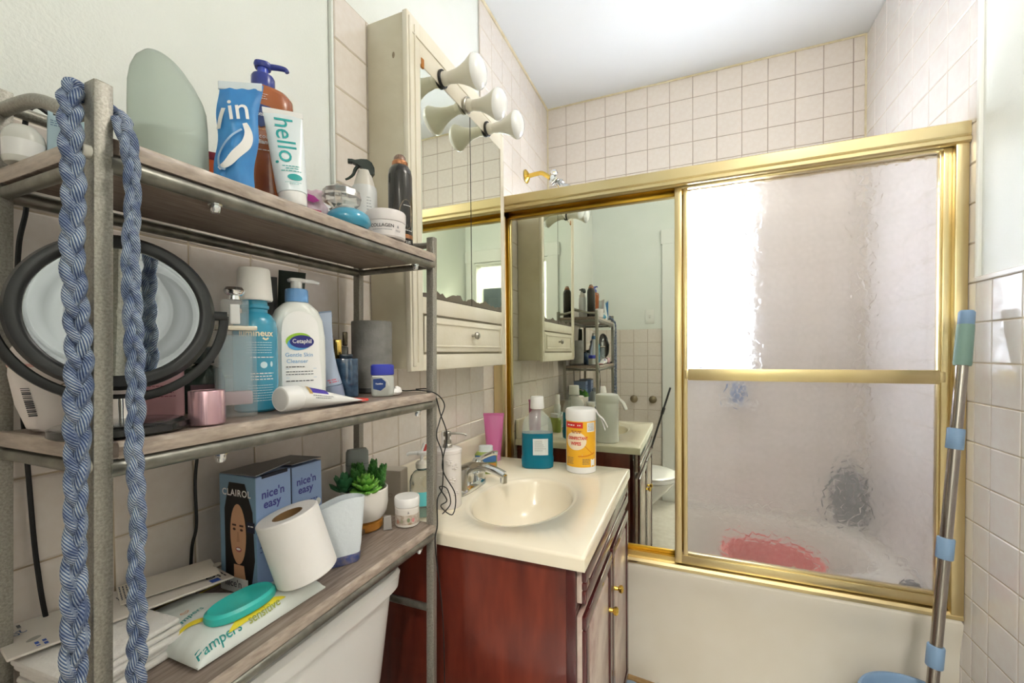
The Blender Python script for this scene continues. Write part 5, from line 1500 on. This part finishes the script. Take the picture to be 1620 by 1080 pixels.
for bi, (x0, y0, W, Dp, hgt, tz) in enumerate(((-.684, .436, .080, .062, .184, 1), (-.702, .516, .080, .062, .176, -1))):
    t = thing('hair_colour_box', bxl[bi], 'box', (x0 + W / 2, y0 + Dp / 2, zb(y0)), rz=D(tz), group='hair colour boxes')
    w2, d2_ = W / 2, Dp / 2
    build('carton', rbox(-w2, w2, -d2_, d2_, 0, hgt - .002, .0008, 1), BXB, t)
    build('front_panel', rbox(-w2, w2, -d2_ - .0008, -d2_, .0, hgt - .002, .0002, 1), BXT if bi == 0 else BXD, t)
    build('top_flap', warp(rbox(-w2, w2, -d2_, d2_, hgt - .002, hgt - .0005, .0003, 1), lambda x, y, z: (x, y, z + (.010 * max(0, (x + .01) / .05) * (.6 + .4 * sin(y * 60)) if bi == 0 else .004 * max(0, x / .037)))), pl('box_lid', '#8C8E92', .5), t)
    if bi == 0:
        build('flap_gap', rbox(w2 - .004, w2 + .0004, -d2_ + .010, d2_ - .006, hgt - .006, hgt - .001, .0003, 1), BXD, t)
    fnf = lambda lift: (lambda u, w: (u, -d2_ - .0009 - lift, w))
    if bi == 0:
        face_print(t, fnf, W, hgt)
        text('CLAIROL', .0145, WHITEINK, t, flat(d2_ + .0024, .000, hgt * .845), bold=.0003, sx=1.0, spacing=1.12)
        blob([(w2 * .55, .098), (w2 * .97, .098), (w2 * .97, .114), (w2 * .55, .114)], BXD, t, fnf(.0012), 'shade_tag')
        lines([(w2 * .62, w2 * .9, .108)], WHITEINK, t, fnf(.0015), .002)
        blob([(-w2, .0), (w2 * .55, .0), (w2 * .55, .024), (-w2, .024)], pl('label_white', '#F4F4F2', .35), t, fnf(.0012), 'name_panel')
        text("nice'n", .016, pl('grey_logo', '#6C6C76', .5), t, flat(d2_ + .0026, -.010, .014), bold=.0002)
    sd_ = lambda u0, w0: side(w2 + .0006, u0, w0)
    text("nice'n", .0185, PUR, t, sd_(-.002, hgt * .83), bold=.0004, sx=.95)
    text('easy', .0185, PUR, t, sd_(-.004, hgt * .745), bold=.0004, sx=.95)
    para(-.026, .024, hgt * .62, 4, .0058, PUR, t, side(w2 + .0006), .0019, .3)
    build('flower_print', join(*[([side(w2 + .0007 + .0002 * k)(.022 + .007 * cos(a0) + .006 * cos(a), hgt * .52 + .009 * sin(a0) + .007 * sin(a)) for a in (D(30 * q) for q in range(12))], [tuple(range(12))]) for k, a0 in enumerate((1.6, 2.6, 3.6, 4.6))]), WHITEINK, t)
    lines([(-.026, -.010, hgt * .40), (-.026, -.004, hgt * .36)], PUR, t, side(w2 + .0006), .0016)

# artificial succulents in a white pot
t = thing('succulent_planter', 'artificial succulents in a round white pot on wooden feet', 'plant', (-.628, .694, zb(.694)))
POTW = pl('pot_white', '#EBE7E0', .4, coat=.15)
build('pot', lathe([(0, .018), (.026, .018), (.036, .022), (.044, .034), (.0475, .052), (.0475, .083), (.046, .085), (.044, .083), (.043, .072), (0, .070)], 48), POTW, t)
build('wood_base', lathe([(.024, 0), (.033, 0), (.036, .004), (.036, .016), (.030, .019), (.024, .0185)], 40), pl('amber_wood', '#C68A3A', .45, var='#A86E28', vscale=30), t)
build('wood_foot', rbox(.010, .024, -.036, -.026, 0, .010, .001), pl('dark_foot', '#5E4A36', .6), t)
gr_ = random.Random(8)
peb = join(*[xf(lathe([(0, -.002), (.0026, -.0015), (.0034, .0005), (.002, .0026), (0, .003)], 6), (r_ * cos(a), r_ * sin(a), .0745), (gr_.uniform(-.4, .4), gr_.uniform(-.4, .4), a)) for r_, a in [(.042 * math.sqrt(gr_.random()), gr_.uniform(0, 6.28)) for _ in range(150)]])
pb = build('pebbles', peb, pl('pebbles', '#A98F7C', .7, var='#5E4838', vscale=80), t, smooth=False)
pb['kind'] = 'stuff'
def leaf(L, w, th, curl):
    """plump pointed leaf along +x"""
    secs = []
    for k in range(8):
        q = k / 7
        ww = w * math.sin(pi * min(1, q * .62 + .16)) ** 1.1 * (1 if q < .86 else max(.12, (1 - q) / .14))
        secs.append((q * L, ww, th * (.5 + .5 * sin(pi * q)) * (1 if q < .9 else .5), curl * q * q))
    V, Fc = [], []
    for x, a, b, c in secs:
        for k in range(8):
            an = 2 * pi * k / 8
            V.append((x, a * cos(an), b * sin(an) + c))
    for i in range(7):
        for k in range(8):
            Fc.append((i * 8 + k, i * 8 + (k + 1) % 8, i * 8 + 8 + (k + 1) % 8, i * 8 + 8 + k))
    Fc += [tuple(range(7, -1, -1)), tuple(56 + k for k in range(8))]
    return V, Fc
def rosette(nm, mat, loc, spec):
    pnt = None
    for ci, (n, L, w, th, elev, z) in enumerate(spec):
        for k in range(n):
            a = 2 * pi * (k + .5 * (ci % 2)) / n + .2 * ci
            o = build(nm, leaf(L, w, th, .15 * L), mat, t, (loc[0], loc[1], loc[2] + z), rot=(0, -elev, a))
GR1 = pl('succulent_green', '#4E9A34', .35, coat=.2, var='#7DBB4A', vscale=60)
GR2 = pl('succulent_dark', '#2F6A2C', .45, var='#4C8A3A', vscale=90)
GR3 = pl('succulent_blue_green', '#2F7046', .45, var='#4F9062', vscale=70)
rosette('succulent_leaf', GR1, (.020, -.018, .080), [(9, .033, .0068, .0042, D(8), 0), (9, .032, .0066, .0042, D(26), .006), (8, .028, .0062, .0040, D(44), .012), (6, .024, .0056, .0036, D(62), .017), (4, .019, .0045, .003, D(78), .020)])
rosette('jade_leaf', GR3, (-.028, -.026, .078), [(7, .036, .0090, .0026, D(22), 0), (7, .038, .0085, .0026, D(48), .003), (5, .036, .0075, .0024, D(72), .006)])
# bushy stems with small plump leaves
for (x, y, h, lx, ly) in ((-.014, .008, .042, -.10, .0), (.000, .018, .048, .10, .15), (-.026, .014, .036, -.45, .1), (.014, .022, .040, .40, .1), (-.008, -.006, .036, -.1, -.3)):
    build('plant_stem', tube([(x, y, .072), (x + lx * h * .5, y + ly * h * .5, .072 + h * .5), (x + lx * h, y + ly * h, .072 + h)], lambda q: .0022 * (1 - .3 * q), 8), GR2, t)
    lv = []
    for k in range(60):
        q = (k + .5) / 60
        lv.append(xf(leaf(.0185, .0048, .0026, .004), (x + lx * h * q, y + ly * h * q, .074 + h * q), (0, -D(12 + 50 * q), k * 2.4)))
    f_o = build('plant_foliage', join(*lv), GR2, t)
    f_o['kind'] = 'stuff'
# acrylic corner piece by the pot, grey rounded box behind
t = thing('acrylic_stand', 'small clear acrylic block at the foot of the white pot', 'acrylic block', (-.578, .705, zb(.70)), rz=D(40))
build('block', warp(rbox(-.0085, .0085, -.004, .004, 0, .027, .001, 1), lambda x, y, z: (x * (1 - 6 * z), y, z)), M('frosted_acrylic', '#E4E0DC', .25, trans=.6, ior=1.2), t)
build('block_foot', rbox(-.009, .009, -.006, .006, 0, .002, .0005, 1), M('frosted_acrylic', '#E4E0DC'), t)
t = thing('grey_device', 'rounded grey plastic case behind the succulents against the tiles', 'case', (-.682, .733, zb(.73)), rz=D(60))
build('case', loft([(0, .024, .010, 5), (.12, .024, .010, 5), (.146, .0235, .0098, 4.5), (.152, .020, .008, 4)], 36), pl('grey_case', '#8D9490', .45), t)
build('seam', loft([(.118, .0243, .0103, 5), (.1195, .0243, .0103, 5)], 36, caps=False), pl('grey_seam', '#6E7572', .5), t)
# floral cream jar
t = thing('floral_cream_jar', 'small white jar with floral label at the far end of bottom shelf', 'jar', (-.556, .742, zb(.742)), rz=D(38))
build('jar', lathe([(0, 0), (.0235, 0), (.025, .002), (.0255, .038), (.0235, .041), (0, .041)], 40), pl('jar_cream', '#E6E1D9', .35), t)
build('lid', lathe([(0, .041), (.0262, .0412), (.0266, .044), (.0266, .057), (.0252, .0595), (0, .060)], 40), WHITEG, t)
build('floral_band', ([wrap(.0258)(-.036 + .072 * i / 24, z) for z in (.006, .026) for i in range(25)], [(i, i + 1, i + 26, i + 25) for i in range(24)]), pl('floral_print', '#D8CFC4', .5, var='#A0886E', vscale=110), t)
for u, w, c in ((-.012, .014, '#A9A58C'), (.002, .016, '#7F8F6C'), (.012, .015, '#D58A8C'), (-.022, .012, '#C08A78')):
    blob(ell(u, w, .0032, .0045, 12), pl('fl' + c[1:], c, .5), t, wrap(.0260), 'printed_flower')
text('&', .007, INK, t, wrap(.0258, .002, .031))

# ================================================================ ON THE SINK COUNTER
TC = .8004
# taupe box and clear sanitiser bottle near the wall
t = thing('taupe_box', 'taupe cardboard box on the counter corner against the wall', 'box', (-.682, .858, TC), rz=D(12))
build('carton', rbox(-.028, .028, -.020, .020, 0, .112, .001, 1), pl('taupe_card', '#A89E90', .6), t)
build('open_flap', warp(rbox(-.028, .028, -.020, .012, .112, .1128, .0002, 1), lambda x, y, z: (x, y, z + .12 * max(0, y + .01))), pl('taupe_flap', '#C2BAAE', .6), t)
ribbon([(-.006, .052), (0, .056), (.006, .052), (0, .047), (-.006, .052)], .0007, pl('taupe_logo', '#8A8074', .6), t, flat(.0206), 'logo')
t = thing('hand_soap_bottle', 'clear hand soap pump bottle with teal liquid behind the rack post', 'bottle', (-.612, .878, TC), rz=D(35))
build('bottle', lathe([(0, 0), (.027, 0), (.030, .003), (.030, .085), (.027, .098), (.019, .108), (.013, .112), (.013, .118)], 40), CLEAR, t)
build('teal_label', ([wrap(.0304)(-.030 + .060 * i / 20, z) for z in (.030, .064) for i in range(21)], [(i, i + 1, i + 22, i + 21) for i in range(20)]), pl('aqua_label', '#63C3C8', .4), t)
build('soap_liquid', lathe([(0, .003), (.0275, .003), (.0278, .024), (0, .024)], 36), M('aqua_soap', '#BFE3DF', .1, trans=.7, ior=1.2), t)
build('pump_collar', lathe([(0, .117), (.0150, .117), (.0152, .128), (.011, .134), (.006, .136), (0, .136)], 28), pl('pump_cream', '#DCD8CC', .4), t)
build('pump_head', join(tube([(0, 0, .135), (0, 0, .150)], .004, 12), loft([(.149, .012, .009, 2.5), (.155, .013, .010, 2.5), (.158, .010, .008, 2.5)], 24), tube([(-.006, 0, .154), (-.030, 0, .1535), (-.036, 0, .150)], lambda q: .005 - .0015 * q, 12)), WHITE, t)
build('red_clip', warp(rbox(.002, .010, -.004, .004, .156, .174, .002, 1), lambda x, y, z: (x + .35 * (z - .156), y, z)), pl('red_clip', '#D0504C', .4), t)
build('white_lever', warp(rbox(-.004, .003, -.005, .005, .156, .178, .002, 1), lambda x, y, z: (x + .35 * (z - .156), y, z)), WHITE, t)

# ceramic soap dispenser with raised flowers
t = thing('ceramic_soap_dispenser', 'white ceramic soap dispenser with raised flowers and steel pump', 'soap dispenser', (-.585, .955, TC), rz=D(31))
CER = pl('ceramic_white', '#EAE4E0', .3, coat=.2)
Rs = .0355
build('jar', lathe([(0, 0), (Rs - .002, 0), (Rs, .003), (Rs, .140), (Rs + .002, .142), (Rs + .002, .149), (Rs - .002, .152), (.014, .153), (0, .153)], 44), CER, t)
for (u, w) in ((.012, .075), (.020, .108), (-.006, .048), (.022, .040), (-.018, .092), (.004, .122)):
    pet = []
    for k in range(5):
        a = 2 * pi * k / 5
        c = wrap(Rs - .0002, u + .006 * cos(a), w + .006 * sin(a))(0, 0)
        pet.append(xf(lathe([(0, -.002), (.0035, -.001), (.0042, .0008), (.002, .0022), (0, .0025)], 8), c))
    build('raised_flower', join(*pet), CER, t)
build('pump_collar', lathe([(0, .152), (.0125, .152), (.0125, .160), (.010, .163), (.010, .172), (0, .172)], 26), NICKEL, t)
build('pump_head', join(lathe([(0, .170), (.006, .170), (.006, .182), (.0105, .183), (.0105, .192), (.009, .194), (0, .194)], 24), tube(smooth_path([(.006, 0, .189), (.028, 0, .1885), (.046, 0, .185), (.050, 0, .182)], 5), .0030, 10)), NICKEL, t)
# slim white bottle behind it
t = thing('slim_white_tube', 'slim white bottle standing behind the soap dispenser by the wall', 'bottle', (-.665, 1.078, TC), rz=D(30))
build('body', lathe([(0, 0), (.016, 0), (.018, .003), (.018, .105), (.014, .118), (0, .118)], 28), pl('pearl_white', '#E4E6E2', .3, var='#DCE4E0', vscale=30), t)
build('cap', lathe([(0, .117), (.0135, .117), (.0140, .120), (.0140, .164), (.012, .168), (0, .168)], 26), WHITE, t)
build('loose_film', warp(tube_shape(.026, .014, .075, .03), lambda x, y, z: (x + .012, y - .016, z)), pl('film', '#D8E4E2', .25, coat=.3), t)
# blue and orange bottle behind the faucet
t = thing('orange_label_bottle', 'small bottle with blue and orange label behind the faucet', 'bottle', (-.625, 1.262, TC), rz=D(24))
build('body', loft([(0, .034, .016, 3), (.003, .037, .018, 3), (.062, .037, .018, 3), (.072, .030, .014, 2.6)], 36), pl('olive_plastic', '#8A9A48', .35), t)
patch(-.034, .034, .008, .036, pl('orange_label', '#D99A4A', .4), t, lambda u, w: (u, -.0186 * max(0, 1 - (abs(u) / .038) ** 3) ** (1 / 3) - .0004, w), 'orange_label')
patch(-.034, .034, .040, .062, pl('blue_label', '#3F6FA6', .4), t, lambda u, w: (u, -.0186 * max(0, 1 - (abs(u) / .038) ** 3) ** (1 / 3) - .0004, w), 'blue_label')
build('cap', loft([(.072, .024, .013, 3), (.090, .023, .012, 3), (.092, .020, .010, 3)], 28), pl('pale_cap', '#D4DCDC', .3), t)
# pink squeeze tube
t = thing('pink_tube', 'pink squeeze tube standing by the gold door jamb', 'tube', (-.672, 1.425, TC), rz=D(22))
PKT = pl('pink_tube', '#C9699C', .28, coat=.35, bump=.25, bscale=30)
build('tube_body', tube_shape(.076, .026, .172, .022), PKT, t)
build('cap', lathe([(0, 0), (.024, 0), (.0255, .002), (.025, .021), (0, .023)], 30), pl('pink_cap', '#D487B2', .3), t)
build('crimp', rbox(-.0385, .0385, -.0015, .0015, .164, .175, .0005, 1), PKT, t)
# blue mouthwash bottle
t = thing('blue_mouthwash_bottle', 'clear mouthwash bottle half full of blue liquid on the counter', 'bottle', (-.490, 1.395, TC), rz=D(20))
MW = M('mouthwash_shell', '#D2DEDA', .05, alpha=.3, coat=1)
secs = [(0, .050, .030, 3), (.004, .055, .034, 3), (.035, .057, .035, 3), (.045, .0545, .033, 3), (.105, .0545, .033, 3), (.145, .0530, .032, 2.8), (.168, .046, .029, 2.6), (.184, .031, .023, 2.3), (.197, .019, .018, 2), (.206, .018, .018, 2)]
build('shell', loft([(.121, .0542, .0328, 2.9)] + [q for q in secs if q[0] > .13], 48), MW, t)
build('mouthwash', loft([q for q in secs if q[0] < .11] + [(.1205, .0542, .0328, 2.9)], 48), M('blue_liquid', '#0F86A2', .08, trans=.35, ior=1.1, coat=.6), t)
build('paper_label', ([(u, -.0338 * max(0, 1 - min(1, abs(u) / .0550) ** 3) ** (1 / 3) - .0010, w) for w in (.048, .104) for u in [-.016 + .052 * i / 12 for i in range(13)]], [(i, i + 1, i + 14, i + 13) for i in range(12)]), pl('mw_label', '#DDE2E0', .5), t)
mwf = lambda u, w: (u, -.0338 * max(0, 1 - min(1, abs(u) / .0550) ** 3) ** (1 / 3) - .0016, w)
para(-.010, .028, .096, 6, .0065, INK, t, mwf, .0012, .4)
build('cap', lathe([(0, .204), (.0235, .204), (.0245, .207), (.0225, .243), (.021, .246), (0, .2465)], 36), WHITE, t)
# disinfectant wipes canister
t = thing('wipes_canister', 'white and yellow disinfectant wipes canister on the counter', 'canister', (-.338, 1.405, TC), rz=D(14))
Rw = .0500
build('tub', lathe([(0, 0), (Rw - .003, 0), (Rw, .003), (Rw, .172), (Rw - .001, .174), (0, .174)], 52), WHITEG, t)
build('lid', lathe([(0, .173), (Rw + .0008, .174), (Rw + .001, .178), (Rw + .001, .204), (Rw - .003, .210), (Rw - .010, .212), (0, .212)], 52), WHITE, t)
wl_ = lambda u, w: wrap(Rw + .0004)(u, w)
patch(-.062, .062, .022, .172, pl('label_yellow', '#F4B72A', .4), t, wl_, 'yellow_label', 28)
wl2 = wrap(Rw + .0008)
patch(-.062, .006, .150, .169, pl('label_red', '#D8322C', .4), t, wl2, 'red_band', 16)
patch(.020, .052, .138, .168, pl('label_white', '#F4F4F2', .35), t, wl2, 'info_panel', 10)
para(.023, .049, .164, 6, .0042, INK, t, wrap(Rw + .0011), .0014, .1)
blob(ell(-.018, .108, .036, .030, 26), pl('label_cream', '#F8E6C8', .4), t, wl2, 'glow_panel')
REDI = pl('red_ink', '#D8453A', .5)
text('Ultra', .014, pl('brown_ink', '#A0522A', .5), t, wrap(Rw + .0012, -.018, .137), shear=.3, bold=.0003) if False else lines([(-.034, .004, .140), (-.030, .000, .135)], pl('brown_ink', '#A0522A', .5), t, wrap(Rw + .0012), .003)
lines([(-.050, -.002, .1595)], WHITEINK, t, wrap(Rw + .0012), .004)
text('DISINFECTANT', .0140, REDI, t, wrap(Rw + .0013, -.012, .117), bold=.0005, sx=.72)
text('WIPES', .0150, REDI, t, wrap(Rw + .0013, -.018, .099), bold=.0006, sx=.85)
ribbon([(.012, .092), (.028, .076), (.044, .062)], .0012, pl('orange_ink', '#E08A1C', .5), t, wl2)
ribbon([(-.010, .058), (.020, .060), (.050, .068)], .0022, pl('orange_ink', '#E08A1C', .5), t, wl2)
lines([(-.050, .004, .062)], pl('pale_band', '#E8D9B0', .5), t, wl2, .006, dash=False)
para(-.052, -.022, .052, 5, .0048, INK, t, wl2, .0018, .2)
para(.004, .030, .048, 4, .0050, INK, t, wl2, .0018, .2)
blob([(.034, .024), (.052, .024), (.052, .048), (.034, .048)], pl('label_white', '#F4F4F2', .35), t, wl2, 'code_panel')
wp = []
for (dx, dy, dz, w_) in ((.066, -.012, -.058, .010), (.078, .006, -.052, .010)):
    ptsw = smooth_path([(.030, -.012, .2122), (.046, -.010, .207), (.055, -.010, .192), (.030 + dx * .55, -.012, .175), (.028 + dx * .75, -.012 + dy, .2 + dz)], 5)
    V, Fc = [], []
    for i, p in enumerate(ptsw):
        wd_ = .006 + .012 * i / len(ptsw)
        V += [(p.x, p.y - wd_, p.z), (p.x + .003, p.y, p.z + .002), (p.x, p.y + wd_, p.z)]
    for i in range(len(ptsw) - 1):
        Fc += [(3 * i, 3 * i + 1, 3 * i + 4, 3 * i + 3), (3 * i + 1, 3 * i + 2, 3 * i + 5, 3 * i + 4)]
    wp.append((V, Fc))
build('pulled_wipe', join(*wp), PAPER, t)
